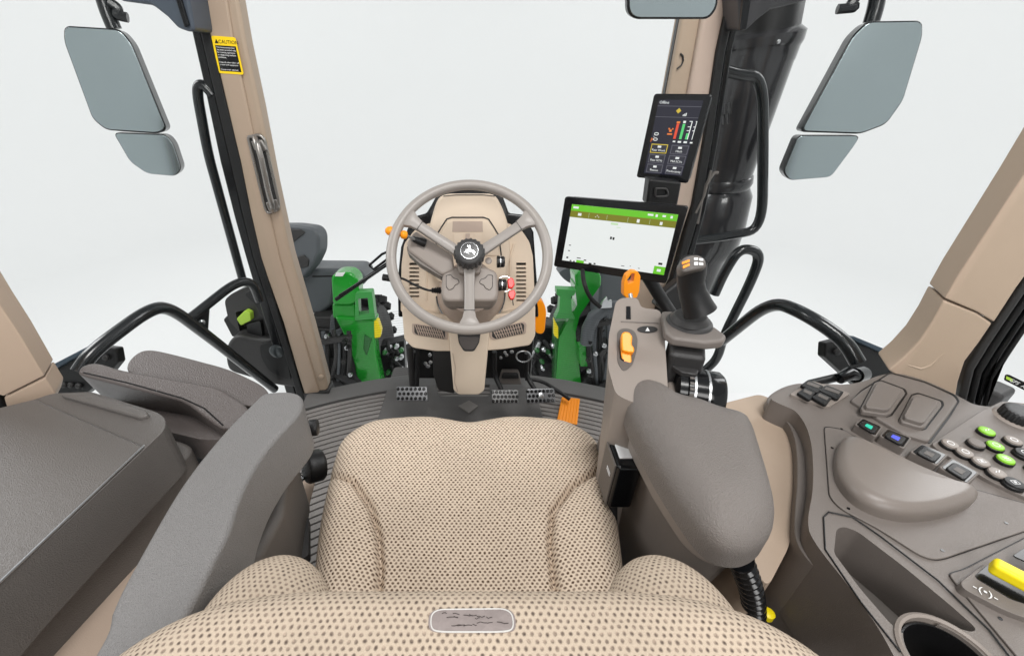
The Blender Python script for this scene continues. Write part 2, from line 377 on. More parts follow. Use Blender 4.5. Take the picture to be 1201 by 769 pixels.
# ================================================================== THE SETTING
GZ = -1.6
def ring_pts(r, z, n=96): return [Vector((r * math.cos(2 * math.pi * i / n), r * math.sin(2 * math.pi * i / n) + 1, z)) for i in range(n)]
v = ring_pts(8, GZ); structure(mk('studio_floor', v, [list(range(96))], m_studio, fix=False))
V, Fc = [], []
prof = [(8, GZ)] + [(8 + 2.2 * math.sin(a), GZ + 2.2 - 2.2 * math.cos(a)) for a in [math.pi / 2 * k / 12 for k in range(1, 13)]] + [(10.2, 7)]
for r, z in prof: V += ring_pts(r, z)
for i in range(len(prof) - 1):
    for s in range(96): Fc.append([i * 96 + s, (i + 1) * 96 + s, (i + 1) * 96 + (s + 1) % 96, i * 96 + (s + 1) % 96])
structure(mk('studio_backdrop', V, Fc, m_studio, fix=False))

# cab floor with raised arc ribs, following the curved windscreen sill
FR, FC = 1.55, -0.02
def arc_y(x, rr): return FC + math.sqrt(max(0, rr * rr - x * x)) if abs(x) < rr else FC
def floor_edge(): return [(x, arc_y(x, FR)) for x in [-.66 + 1.32 * i / 40 for i in range(41)]]
fe = floor_edge()
top = [Vector((x, y, 0)) for x, y in fe] + [Vector((.66, -.3, 0)), Vector((-.66, -.3, 0))]
fl = structure(slab('cab_floor', m_matdk, None, top, EZ, 0.08, 0.004, 2))
ribs = []
rr = FR - 0.085; k = 0
while rr > 0.75:
    ww = 0.0175; xs = [-.645 + 1.29 * i / 36 for i in range(37)]
    xs = [x for x in xs if abs(x) < rr * 0.97]
    a = [Vector((x, arc_y(x, rr), 0.006)) for x in xs]; b = [Vector((x, arc_y(x, rr - ww), 0.006)) for x in xs]
    loop = a + b[::-1]; ribs.append(slab_geo(loop, EZ, 0.0055)); rr -= 0.0235; k += 1
o = mkj('mat_rib', ribs, m_mat, fl); o['kind'] = 'stuff'
# front sill strip of the floor
xs = [x for x, y in fe]
loop = [Vector((x, arc_y(x, FR) + .004, 0.018)) for x in xs] + [Vector((x, arc_y(x, FR - 0.075), 0.012)) for x in xs[::-1]]
v, f = slab_geo(loop, EZ, 0.016); mk('windscreen_sill', v, f, M('sill_plastic', (102, 101, 100), 0.5, grain=0.3), fl, 0.004, 2)
# centre tunnel pad with a raised lozenge
pp = ats(PZ(0.012), [(440, 500), (462, 430), (478, 430), (489, 432), (490, 439), (509, 440), (515, 464), (575, 464), (572, 425), (620, 425), (640, 500)])
slab('tunnel_pad', M('tunnel_mat', (94, 92, 91), 0.55, grain=0.4), fl, pp, EZ, 0.012, 0.004, 2, 0.02)
dm = ats(PZ(0.0165), [(537, 475.5), (550, 469), (561, 475.5), (550, 484)])
slab('raised_lozenge', m_mat, fl, dm, EZ, 0.005, 0.002, 2, 0.004)

# ================================================================== OUTSIDE: chassis seen through the windscreen
def wheel(x, y, label):
    t = thing('front_wheel', label, 'wheel', (x, y, GZ), 'front wheels beside the chassis')
    Rw, W = 0.72, 0.40; ax = EX; c = Vector((x, y, GZ + Rw))
    pr = [(.42, -W / 2 + .05), (.55, -W / 2), (.64, -W / 2 + .015), (.67, -W / 2 + .05), (.675, 0), (.67, W / 2 - .05), (.64, W / 2 - .015), (.55, W / 2), (.42, W / 2 - .05)]
    lathe('tyre', m_rub, t, c, ax, pr, 64)
    lugs = []
    for i in range(26):
        for sd in (-1, 1):
            a = 2 * math.pi * (i + (0.5 if sd > 0 else 0)) / 26
            rad = Vector((0, math.cos(a), math.sin(a))); tan = Vector((0, -math.sin(a), math.cos(a)))
            X = (EX * sd + tan * 0.55).normalized(); Z = rad; Y = Z.cross(X)
            lugs.append(box_geo(c + rad * 0.69 + EX * sd * W * 0.26, X, Y, Z, W * 0.52, 0.045, 0.055))
    for g in lugs[:52]: mk('lug', g[0], g[1], m_rub, t, 0.006, 1)
    lathe('rim', m_yellow, t, c, ax, [(.40, -.12), (.43, -.14), (.43, .14), (.40, .12), (.2, .03), (.05, .03)], 40)
    return t
wheel(-.80, 2.42, 'black lugged front tyre on the left, beside the green chassis bracket')
wheel(.82, 2.45, 'black lugged front tyre on the right, beyond the orange grip of the dashboard')

def green_bracket_left():
    t = thing('loader_bracket', 'green cast loader bracket left of the steering wheel, under the wiper arm', 'bracket', (-.5, 2.0, GZ))
    P = PY(2.05, 8)
    pslab('hood_cap', m_green, t, P, [(388, 324), (398, 319), (412, 320), (420, 328), (421, 352), (412, 358), (390, 358)], .12, .02, 4, .02)
    pslab('cap_label', m_white, t, up_(P, .004), [(394, 320), (405, 319), (402, 324), (393, 324)], .003, .0005)
    g = pslab('upper_body', m_green, t, P, [(389, 356), (417, 356), (418, 378), (390, 374)], .14, .015, 3, lift=-.02)
    fr = pslab('side_frame', M('pale_green_paint', (60, 142, 70), .35), t, P, [(417, 343), (436, 342), (440, 374), (416, 376)], .06, .006, 2, .01, lift=.02)
    cut(fr, [pgeo(P, [(421, 349), (432, 348), (434, 366), (422, 368)], .3, .1)])
    pslab('column', m_green, t, P, [(392, 372), (441, 374), (440, 400), (442, 420), (452, 470), (420, 470), (416, 430), (406, 400)], .10, .015, 3)
    pslab('column_rib', m_green2, t, P, [(427, 392), (436, 398), (430, 418), (426, 410)], .02, .006, 2, lift=.008)
    pslab('yellow_cap', m_yellow, t, P, [(438, 376), (443, 376), (447, 388), (446, 396), (439, 397)], .05, .006, 2)
green_bracket_left()
def green_bracket_right():
    t = thing('loader_bracket', 'green cast loader bracket right of the steering wheel, below the wide screen', 'bracket', (.5, 2.0, GZ))
    P = PY(2.05, 8)
    pslab('hood_cap', m_green, t, P, [(674, 322), (682, 316), (700, 317), (706, 324), (705, 338), (676, 338)], .14, .02, 4, .02)
    pslab('column', m_green, t, P, [(674, 334), (705, 334), (692, 352), (680, 370), (675, 390), (684, 470), (650, 470), (656, 396), (668, 372), (677, 358)], .12, .02, 3, .01)
    fr = pslab('side_frame', M('pale_green_paint', (60, 142, 70), .35), t, P, [(653, 339), (676, 340), (674, 346), (670, 348), (671, 366), (675, 374), (651, 374), (656, 364), (657, 348), (653, 346)], .06, .004, 2, lift=.03)
    pslab('lower_body', m_green2, t, P, [(651, 378), (667, 376), (670, 440), (650, 445)], .1, .01, 2, lift=-.03)
    pslab('ledge', m_green, t, P, [(679, 408), (697, 405), (698, 412), (690, 417), (690, 430), (681, 430)], .08, .006, 2, lift=.06)
    pslab('yellow_cap', m_yellow, t, P, [(650, 374), (655, 384), (655, 398), (650, 394)], .04, .006, 2, lift=.02)
green_bracket_right()
t = thing('engine_side_cover', 'dark grey moulded cover beyond the left windscreen pillar with a black housing below', 'cover', (-.9, 2.0, GZ))
P = PY(2.2, 12)
pslab('cover_shell', m_fender, t, P, [(330, 312), (366, 315), (420, 315.5), (427, 321), (430, 330), (424, 336), (412, 332), (392, 334), (389, 358), (376, 368), (352, 369), (330, 366)], .25, .02, 3)
pslab('cover_groove', m_black, t, up_(P, .003), [(366, 323.5), (390, 323), (390, 324.5), (366, 325)], .004, .001)
pslab('latch_plate', m_dgrey, t, PY(2.12, 5), [(364, 372), (404, 372), (404, 386), (398, 392), (366, 392)], .1, .01)
pslab('lower_housing', m_black, t, PY(2.1, 5), [(345, 384), (384, 386), (406, 392), (414, 420), (420, 475), (340, 475)], .15, .02)
pslab('housing_bracket', m_fender, t, PY(2.08, 5), [(388, 370), (392, 370), (393, 388), (405, 382), (400, 392), (386, 392)], .02, .004)
t = thing('engine_side_cover', 'grey moulded cover behind the orange shift lever and green bracket', 'cover', (.9, 2.0, GZ))
pslab('cover_shell', m_fender, t, PY(2.25, 8), [(704, 318), (745, 322), (740, 420), (700, 400)], .2, .02)
arch = tube_geo([aty(u, v_, 1.95) for u, v_ in [(688, 402), (690, 385), (697, 371), (708, 363), (722, 360), (735, 362)]], .035, 10)
mk('fender_arch', *arch, m_fender, t)
pslab('clip', m_steel, t, PY(1.9, 8), [(706, 355), (712, 348), (713, 354), (718, 352), (718, 361), (704, 362)], .02, .004)
pslab('lower_housing', m_black, t, PY(2.3, 8), [(628, 380), (652, 384), (720, 395), (720, 475), (620, 475)], .15, .02)
pslab('strut', m_dgrey, t, PY(1.95, 8), [(702, 415), (712, 405), (714, 409), (706, 420)], .03, .004)
t = thing('fender_tip', 'pale grey rounded fender end beside the right front tyre', 'fender', (.45, 2.5, GZ))
pslab('fender_shell', m_fender, t, PY(2.5, 10), [(655, 320), (662, 315), (677, 314), (676, 334), (668, 332), (661, 327)], .12, .02, 3, .02)
# hoses and fittings low in front of the axle
for side, us in ((-1, [(446, 398), (474, 440)]), (1, [(628, 400), (650, 440)])):
    t = thing('axle_valve_block', ('tangle of black hoses and fittings below the left tyre, beside the column' if side < 0 else 'black hoses and bolts low behind the column, right of the brake pedals'), 'valve block', (side * .42, 2.1, GZ))
    (u0, v0), (u1, v1) = us; rnd_ = random.Random(3 + side)
    pslab('casting', m_black, t, PY(2.3, 5), [(u0, v0 + 8), (u1, v0 + 2), (u1 + 3, 480), (u0, 480)], .1, .01)
    for i in range(9):
        u, v_ = rnd_.uniform(u0, u1), rnd_.uniform(v0 - 4, v1)
        tube('hose', m_rub if i % 3 else m_steel, t, [aty(u, v_, 2.2), aty(u + rnd_.uniform(-8, 8), v_ + rnd_.uniform(4, 10), 2.1), aty(u + rnd_.uniform(-10, 14), v_ + rnd_.uniform(10, 26), 2.2)], .012, .05, 8, 4)
    for i in range(7):
        p = aty(rnd_.uniform(u0, u1), rnd_.uniform(v0, v1), 2.12)
        lathe('fitting', m_steel if i % 2 else m_green2, t, p, (0, -1, .3), [(.014, 0), (.014, .03), (.008, .035), (.008, .05)], 6)

for side, (u0, u1, v0, v1) in ((-1, (364, 412, 392, 440)), (1, (688, 722, 372, 440))):
    t = thing('engine_harness', 'dark bundle of engine pipes and clips ' + ('beside the left green bracket' if side < 0 else 'between the right green bracket and the armrest console'), 'engine parts', (side * .6, 2.0, GZ))
    q_ = random.Random(11 + side)
    for i in range(8):
        u = u0 + (u1 - u0) * (i + .5) / 8; k_ = q_.uniform(-5, 5)
        tube('pipe', [m_rub, m_dgrey, m_fender][i % 3], t, [aty(u, v0 + q_.uniform(-6, 8), 2.0), aty(u + k_, (v0 + v1) / 2, 1.95), aty(u - k_, v1 + 14, 1.98)], q_.uniform(.007, .014), .1, 8, 4)
    for i in range(9):
        p = aty(q_.uniform(u0, u1), q_.uniform(v0, v1), 1.93)
        lathe('clip', [m_steel, m_dgrey, m_black][i % 3], t, p, (q_.uniform(-.4, .4), -1, .3), [(.013, 0), (.013, .012), (.007, .014), (.007, .03)], 6)
    pslab('cross_bar', m_dgrey, t, PY(1.97, 8), [(u0, v0 + 8), (u1, v0 + 2), (u1, v0 + 8), (u0, v0 + 15)], .03, .006)

# round-cornered lamp head on the left
t = thing('lamp_housing', 'dark grey rounded housing standing behind the left windscreen pillar', 'lamp', (-.8, 1.9, 0.0))
P = PY(1.9, 10, yaw=-12)
pslab('housing', m_fender, t, P, [(322, 264), (345, 264), (367, 267), (374, 276), (374, 296), (366, 313), (350, 331), (330, 334)], .10, .018, 4, .03)
pslab('rim_panel', m_dgrey, t, P, [(334, 268), (352, 269), (358, 273), (344, 284), (336, 286)], .02, .006, 3, lift=.006)
pslab('square_insert', m_dgrey, t, P, [(341, 303), (356, 299), (362, 305), (361, 313), (344, 317)], .02, .006, 3, lift=.008)
tube('stalk', m_black, t, [aty(345, 325, 1.95), aty(350, 400, 2.0)], .03)

# exhaust stack
t = thing('exhaust_stack', 'tall black exhaust stack rising outside the right windscreen pillar', 'exhaust', (.95, 1.75, 0))
YE = 1.72
def ex(u, v_): return aty(u, v_, YE)
def rad_at(u, v_, du): return (ex(u + du, v_) - ex(u, v_)).length
path = [ex(902, -60), ex(898, 0), ex(893, 42)]
pc = [ex(u, v_) for u, v_ in [(897, -90), (896, 36), (895, 40), (894.5, 44), (893, 56), (870, 130), (852, 190), (849, 204)]]
tube('upper_pipe', m_black, t, [ex(912, -60), ex(897, 38)], .095, sides=28)
v, f = tube_geo([ex(894, 33), ex(893.5, 37), ex(893, 41), ex(891, 52), ex(890.6, 54), ex(886, 70)], [.075, .105, .122, .12, .114, .112], 32)
mk('shoulder_collar', v, f, m_pod, t)
v, f = tube_geo([ex(886, 68), ex(866, 140), ex(851, 200), ex(849, 208)], [.112, .104, .092, .09], 32)
mk('heat_shield', v, f, m_pod, t)
v, f = tube_geo([ex(849, 206), ex(848.5, 209), ex(848, 216), ex(847.5, 220), ex(846, 228), ex(838, 262), ex(832, 285), ex(825, 300), ex(812, 350)], [.094, .098, .098, .09, .105, .11, .105, .085, .06], 32)
mk('muffler_body', v, f, m_pod, t)
sl = []
for i, (u, v_) in enumerate([(846, 130), (851, 128), (856, 127), (844, 142), (849, 140), (854, 139)]):
    c = aty(u, v_, YE - .115); sl.append(box_geo(c, EX, EY, (U_).normalized(), .006, .01, .035))
for g in sl: mk('cooling_slot', *g, m_black, t, .001, 1)
lathe('rivet', m_steel, t, aty(912, 49, YE - .115), (0, -1, 0), [(.006, 0), (.006, .006), (.003, .009)], 12)
pslab('bracket_strap', m_blackg, t, PY(YE - .05, 0), [(846, 56), (918, 50), (919, 56), (846, 62)], .01, .003)

# air intake bonnet / visor edges of the cab roof at the top corners
t = thing('roof_visor', 'dark blue-grey corner of the cab roof at the upper left', 'roof trim', (-1.0, 1.35, 1.4))
P = PY(1.30, 0)
pslab('visor_shell', M('roof_trim_dark', (70, 78, 88), .35), t, P, [(128, -20), (140, 1), (178, 6), (196, 20), (208, 33), (222, 38), (228, 36), (218, -20)], .10, .008, 3)
pslab('visor_seal', m_blackg, t, up_(P, .01), [(203, -10), (209, -10), (221, 30), (216, 32)], .01, .002)
t = thing('roof_visor', 'black curved corner of the cab roof at the upper right, over the exhaust', 'roof trim', (1.0, 1.35, 1.4))
pslab('visor_shell', M('roof_trim_black', (52, 52, 54), .3), t, P, [(866, -25), (868, 36), (876, 36), (888, 24), (905, 11), (930, 5), (955, -2), (960, -25)], .09, .008, 3)
pslab('visor_seal', m_blackg, t, up_(P, .01), [(874, -20), (884, -20), (876, 34), (868, 36)], .01, .002)

# mirrors
def mirror(label, lg, sm, arm, yaw, hook):
    t = thing('wing_mirror', label, 'mirror', aty(*lg[0], 1.75) * 1.0, None)
    P = PY(1.75, 4, yaw=yaw)
    for nm, px in (('upper', lg), ('lower', sm)):
        c = Vector((sum(p[0] for p in px) / len(px), sum(p[1] for p in px) / len(px)))
        hs = pslab('mirror_housing', m_tube, t, P, px, .055, .006, 4, .016, rn=7)
        inn = [(c.x + (p[0] - c.x) * .965, c.y + (p[1] - c.y) * .972) for p in px]
        pslab('mirror_pane', m_mirror, hs, up_(P, .0025), inn, .004, .001, 2, .015, rn=7)
    tube('mirror_arm', m_tube, t, [at(up_(P, -.03), *p) for p in arm], .02, .03)
    tube('arm_clamp', m_tube, t, [at(up_(P, -.02), *p) for p in hook], .013, .01, 8)
    return t
mirror('large two-pane wing mirror hanging at the upper left', [(74, 30), (140, 34), (154, 50), (196, 152), (186, 157), (124, 153), (108, 140), (74, 48)],
       [(132, 155.5), (194, 158), (203, 168), (213, 198), (206, 207), (172, 204), (152, 190)], [(114, -30), (124, 10), (134, 34)], 16, [(128, 2), (140, 10), (136, 18), (150, 21)])
mirror('large two-pane wing mirror hanging at the upper right', [(1083, 24), (1018, 25), (1000, 42), (938, 155), (1010, 157.5), (1040, 146), (1060, 118), (1083, 42)],
       [(936, 159), (1010, 159), (1002, 172), (975, 208), (926, 212), (918, 202)], [(1034, -30), (1028, 6), (1022, 26)], -16, [(1004, -2), (996, 6), (1004, 9), (982, 11)])
# handrails and door bars outside
def T_(name, label, cat, pts, rad, bend, mat=m_tube, group=None):
    o = tube(name, mat, None, pts, rad, bend); return tag(o, label, cat, group)
T_('handrail', 'black tubular grab rail outside the left door, hooked at its top', 'handrail', [aty(*p, 1.42) for p in [(250, 112), (238, 98), (230, 103), (244, 180), (284, 326)]], .014, .05)
T_('handrail', 'black tubular loop rail in front of the exhaust stack', 'handrail', [aty(*p, 1.5) for p in [(850, 83), (868, 88), (894, 90), (895, 170), (894, 268), (860, 276), (815, 282)]], .0155, .12)
T_('handrail', 'small black hoop rail between the exhaust and the joystick', 'handrail', [aty(*p, 1.45) for p in [(838, 345), (850, 318), (868, 290), (893, 296), (882, 328), (848, 395), (842, 420), (826, 435)]], .017, .09)
T_('door_bar', 'thick black bar arching across the right door above the console', 'door bar', [at(PX(.93), 845, 402)] * 0 + [aty(846, 400, 1.25), aty(905, 352, 1.12), aty(945, 368, 1.0), aty(990, 398, .92), aty(1006, 425, .88)], .0175, .10)
T_('door_bar', 'long black bar arching across the left door above the folded seat', 'door bar', [aty(92, 436, .80), aty(108, 412, .84), aty(178, 360, 1.0), aty(202, 362, 1.06), aty(258, 405, 1.2), aty(322, 456, 1.38)], .0165, .07)
T_('door_bar', 'thin upper black bar running to the door latch', 'door bar', [aty(222, 374, 1.14), aty(276, 331, 1.30), aty(296, 330, 1.34), aty(304, 352, 1.36)], .0145, .06)
t = slab('bar_gusset', m_tube, None, [aty(221, 374, 1.155), aty(246, 362, 1.2), aty(244, 392, 1.19)], Vector((.5, -.85, .1)).normalized(), .012, .003, 2)
tag(t, 'black triangular gusset plate joining the two left door bars', 'bracket')
b = lathe('gusset_bolt', m_steel, t, aty(237, 377, 1.165) - Vector((0, 0, 0)), (.5, -.85, .1), [(.009, 0), (.009, .008), (.004, .011)], 12)
b.matrix_parent_inverse = WORLD[t.name].inverted()

def sill_corner(side):
    t = thing('window_sill_frame', 'black lower window frame ' + ('beside the left rear pillar' if side < 0 else 'beside the right rear pillar'), 'window frame', (side * .9, .85, .55))
    mir = (lambda p: p) if side < 0 else (lambda p: p)
    if side < 0:
        P = PY(.80, 25)
        pslab('frame_plate', m_black, t, P, [(40, 440), (108, 405), (136, 408), (139, 424), (126, 440), (100, 462), (60, 470)], .03, .005, 3)
        pslab('seal_strip', M('blue_black_seal', (52, 66, 78), .3), t, P, [(44, 436), (112, 401), (113, 405), (52, 440)], .03, .004, 3, lift=.012)
        for u in (76, 84, 93): lathe('bolt', m_dgrey, t, at(up_(P, .002), u, 451 + (u % 2)), P[1], [(.008, 0), (.008, .006), (.004, .009)], 10)
        lathe('bolt', m_dgrey, t, at(up_(P, .002), 125, 419), P[1], [(.009, 0), (.009, .006), (.004, .009)], 10)
    else:
        P = PY(.86, 25)
        pslab('frame_plate', m_black, t, P, [(968, 402), (992, 396), (1065, 424), (1060, 440), (1030, 450), (1008, 455), (967, 418)], .03, .005, 3)
        pslab('seal_strip', M('blue_black_seal_strip', (52, 66, 78), .3), t, P, [(992, 394), (1002, 394), (1060, 418), (1056, 424)], .03, .004, 3, lift=.012)
        lathe('bolt', m_dgrey, t, at(up_(P, .002), 981, 412), P[1], [(.010, 0), (.010, .006), (.005, .009)], 10)
    return t
sill_corner(-1); t = sill_corner(1)
tube('link', m_black, t, [aty(950, 450, .84), aty(975, 444, .85), aty(988, 441, .86)], .010)
tube('knuckle', m_blackg, t, [aty(984, 444, .84), aty(996, 438, .85), aty(1006, 441, .85)], [.013, .016, .013])
tube('knuckle', m_blackg, t, [aty(1003, 440, .85), aty(1012, 438, .87)], .018)

# left door latch module
t = thing('door_latch', 'black moulded door latch box with a lime green release tab', 'door latch', (-.72, 1.3, .35))
P = PY(1.30, 6, yaw=-10)
body = pslab('latch_body', m_dgrey, t, P, [(263, 352), (272, 344), (295, 334), (316, 345), (328, 358), (331, 380), (322, 402), (301, 406), (290, 404), (284, 392), (268, 376)], .09, .015, 4, .02)
cut(body, [pgeo(P, [(276, 366), (292, 362), (295, 384), (290, 400), (282, 392)], .05, .02, .01)])
pslab('cover_ridge', m_black, t, P, [(285, 345), (298, 338), (312, 350), (322, 362), (320, 375), (306, 372), (300, 358)], .03, .012, 4, .02, lift=.016)
pslab('lower_cover', m_black, t, P, [(289, 380), (305, 376), (309, 402), (292, 406)], .03, .010, 4, .01, lift=.018)
pslab('release_tab', m_lime, t, P, [(277, 374), (287, 364), (293, 367), (294, 376), (282, 382)], .035, .006, 3, .006, lift=.022)
pslab('side_switch', m_black, t, P, [(261, 375), (268, 368), (277, 378), (283, 392), (272, 396)], .05, .008, lift=-.02)
pslab('striker', m_steel, t, P, [(327, 364), (331, 370), (335, 372), (334, 377), (329, 377)], .03, .003, lift=.01)
t = thing('door_pocket', 'dark moulded door pocket with a round lamp below the latch box', 'door pocket', (-.75, 1.4, .1))
P = PY(1.40, 6)
pslab('pocket_shell', m_dgrey, t, P, [(265, 404), (276, 393), (300, 398), (340, 398), (350, 456), (322, 452), (268, 436), (264, 424)], .12, .015, 4, .03)
pslab('inner_ring', m_black, t, P, [(304, 404), (318, 400), (334, 410), (342, 446), (334, 444), (316, 436), (306, 420)], .03, .008, 4, .02, lift=.01)
lathe('round_lens', m_lens, t, at(up_(P, .012), 325, 411), P[1], [(.028, 0), (.028, .008), (.023, .012), (.010, .015)], 28)
tag(box('work_lamp', m_dgrey, None, aty(1163, 466, 1.15) , (.10, .06, .09), .015, X=Vector((.9, .4, 0)).normalized(), Y=Vector((-.4, .9, 0)).normalized()), 'small dark lamp box outside, behind the foot of the right rear pillar', 'lamp')

# ================================================================== CAB SHELL
YA = 1.40
PA = PY(YA, 0)
def bolt(parent, p, n, r=.009, mat=m_steel): return lathe('bolt', mat, parent, p, n, [(r, 0), (r, r * .5), (r * .6, r * .9)], 14)
t = thing('windscreen_pillar', 'tan windscreen pillar on the left carrying the yellow caution sticker and a grab handle', 'pillar', (-.62, YA, 0))
tanL = [(222, -60), (235, 0), (257, 86), (281, 190), (293, 250), (305, 302), (332, 378), (350, 440), (357, 468), (383, 466), (384, 450), (366, 384), (341, 300), (322, 215), (305, 128), (288, 50), (279, 0), (268, -60)]
pslab('pillar_cover', m_pillar, t, PA, tanL, .055, .010, 4)
pslab('pillar_face', m_pillar, t, PA, [(222, -60), (235, 0), (257, 86), (281, 190), (293, 250), (305, 302), (332, 378), (350, 440), (357, 462), (375, 462), (371, 448), (352, 384), (327, 300), (308, 215), (291, 128), (274, 50), (266, 0), (256, -60)], .02, .006, 4, lift=.008)
pslab('pillar_foot', m_dgrey, t, PA, [(352, 462), (385, 458), (389, 470), (372, 476), (352, 476)], .07, .006, lift=.01)
lipL = [(214, -60), (226, 0), (270, 190), (284, 250), (297, 302), (338, 430), (350, 470), (358, 470), (346, 430), (306, 302), (294, 250), (282, 190), (236, 0), (224, -60)]
pslab('door_seal', m_rub, t, PA, lipL, .03, .004, 3, lift=.012)
frL = [(202, -60), (216, 0), (238, 96), (258, 190), (275, 256), (288, 302), (326, 430), (338, 470), (349, 470), (338, 430), (298, 302), (285, 250), (271, 190), (227, 0), (215, -60)]
pslab('door_frame', m_blackg, t, PA, frL, .05, .006, 3, lift=-.012)
bolt(t, at(up_(PA, .001), 377, 441), PA[1], .011, m_pillar)
# caution sticker (flat print on the pillar)
q = ats(up_(PA, .0092), [(247.5, 42), (276, 44), (286, 88), (256.5, 86)])
stick = slab('caution_sticker', m_yel_deep, t, q, PA[1], .001, .0002, 1, .006)
def bil(q, a, b): return (q[0] * (1 - a) + q[1] * a) * (1 - b) + (q[3] * (1 - a) + q[2] * a) * b
def rect_geo(q, a0, b0, a1, b1, n, lift, th=.0004):
    pts = [bil(q, a0, b0), bil(q, a1, b0), bil(q, a1, b1), bil(q, a0, b1)]; pts = [p + n * lift for p in pts]; return slab_geo(pts, n, th)
mkj('sticker_panel', [rect_geo(q, .09, .24, .93, .93, PA[1], .0006)], m_blackg, stick)
X = (q[1] - q[0]).normalized(); Yv = (q[0] - q[3]).normalized(); W_ = (q[1] - q[0]).length; H_ = (q[0] - q[3]).length
g = [text_geo('CAUTION', H_ * .135, bil(q, .25, .185), X, Yv)]
a = bil(q, .10, .19); g.append(slab_geo([a + PA[1] * .0008, a + X * .010 + PA[1] * .0008, a + X * .005 + Yv * .010 + PA[1] * .0008], PA[1], .0004))
mkj('sticker_heading', g, m_blackg, stick)
lines = ['This Instructional Seat', 'has been provided only', 'for training operators', 'or diagnosing machine', 'problems.', '', 'Keep all other riders off', 'tractor and equipment.', '', 'Always wear seat belt']
g = [text_geo(s, H_ * .062, bil(q, .13, .31 + .066 * i), X, Yv, .0014) for i, s in enumerate(lines) if s]
mkj('sticker_text', g, m_white, stick)
# grab handle on the pillar
t = thing('grab_handle', 'small grey grab handle on the left windscreen pillar', 'handle', at(PA, 310, 250))
m_alloy = M('handle_alloy', (150, 146, 142), .28, metal=.8, vary=.15)
hx = [(291, 161), (304, 158), (310, 163), (327, 236), (326, 246), (314, 250), (311, 244)]
pslab('handle_recess', m_dgrey, t, PA, hx, .004, .002, 2, .01, lift=.012)
v, f = tube_geo(rnd(ats(up_(PA, .014), hx + [hx[0]]), .008, 4, closed=False), .0045, 10); mk('handle_frame', v, f, m_alloy, t)
v, f = tube_geo(rnd([at(up_(PA, h), u, v_) for u, v_, h in [(299, 162, .016), (302, 170, .040), (306, 184, .044), (315, 226, .044), (319, 240, .040), (319, 247, .016)]], .015, 6, closed=False), .0085, 14); mk('grip', v, f, m_alloy, t)
pslab('handle_latch', m_alloy, t, up_(PA, .030), [(294, 166), (306, 164), (313, 176), (304, 180), (298, 176)], .012, .003)
pslab('end_bracket', m_alloy, t, up_(PA, .024), [(311, 238), (324, 234), (327, 244), (316, 250)], .012, .003)

t = thing('windscreen_pillar', 'tan windscreen pillar on the right behind the two screens', 'pillar', (.6, YA, 0))
tanR = [(812, -60), (803, 0), (800, 24), (784, 108), (770, 190), (752, 300), (738, 365), (740, 400), (764, 400), (773, 360), (790, 316), (812, 240), (826, 165), (842, 60), (855, 0), (868, -60)]
pslab('pillar_cover', m_pillar, t, PA, tanR, .06, .012, 4)
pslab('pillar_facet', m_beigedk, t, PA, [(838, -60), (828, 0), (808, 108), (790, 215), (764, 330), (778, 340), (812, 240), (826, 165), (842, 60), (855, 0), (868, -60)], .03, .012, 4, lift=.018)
pslab('glass_edge', m_blackg, t, PA, [(808, -60), (799, 0), (796, 24), (780, 108), (766, 190), (770, 190), (785, 108), (801, 24), (804, 0), (813, -60)], .02, .002, lift=-.02)
g = []
v, f = tube_geo([at(up_(PA, .003), *p) for p in [(798, 63), (801, 66), (801.5, 71), (799, 77), (794, 81)]], .0022, 8); mk('cap_outline', v, f, m_dgrey, t)
seR = [(868, -60), (855, 0), (841, 62), (826, 165), (812, 247), (788, 330), (772, 360), (764, 400), (776, 400), (790, 352), (822, 247), (836, 165), (851, 62), (865, 0), (878, -60)]
pslab('door_seal', m_rub, t, PA, seR, .03, .005, 3, lift=.03)
frR = [(876, -60), (865, 0), (850, 62), (835, 165), (821, 247), (796, 335), (782, 362), (775, 400), (788, 400), (803, 340), (828, 247), (843, 165), (859, 62), (874, 0), (884, -60)]
pslab('door_frame', m_blackg, t, PA, frR, .05, .006, 3, lift=-.01)
tube('cable', m_mgrey, t, [at(up_(PA, .02), *p) for p in [(842, 203), (838, 202), (832, 210), (826, 222), (822, 240), (818, 262)]], .005, .02, 8)

# rear pillars
t = thing('rear_pillar', 'tan rear pillar at the far left edge rising from the storage box', 'pillar', (-.83, .66, .66))
P = PY(.66, 0, yaw=25, x=-.83)
pslab('pillar_cover', m_pillar2, t, P, [(-150, 120), (0, 358), (24, 394), (52, 441), (4, 465), (-60, 440), (-240, 180)], .06, .003, 3)
pslab('pillar_base', m_pillar2, t, P, [(52.5, 442.5), (65, 462), (62, 474), (10, 486), (4, 466.5)], .06, .004, 3, lift=-.003)
pslab('door_seal', m_rub, t, P, [(-260, 200), (-70, 440), (0, 463), (9, 480), (-4, 486), (-90, 470), (-280, 220)], .05, .006, 3, lift=-.015)
t = thing('rear_pillar', 'tan rear pillar at the right edge flaring onto the control console', 'pillar', (.93, .74, .62))
P = PY(.74, 0, yaw=-22, x=.93)
pslab('upper_cover', m_pillar2, t, P, [(1330, 0), (1201, 205), (1125, 321), (1108, 350), (1146, 366), (1166, 378), (1192, 338), (1214, 308), (1400, 60)], .07, .003, 3, lift=.001)
pslab('lower_cover', m_pillar2, t, P, [(1107, 352), (1146, 367.5), (1164, 379.5), (1150, 400), (1132, 424), (1124, 448), (1121, 466), (1105, 466), (1070, 454), (1042, 434), (1060, 419), (1078, 400), (1094, 376)], .07, .004, 3)
v, f = tube_geo([at(up_(P, -.0014), *p) for p in [(1056, 424), (1066, 428), (1080, 432), (1092, 428), (1104, 416), (1112, 408)]], [.001, .002, .003, .003, .002, .001], 8)
mk('moulded_crease', v, f, m_pillar2, t)
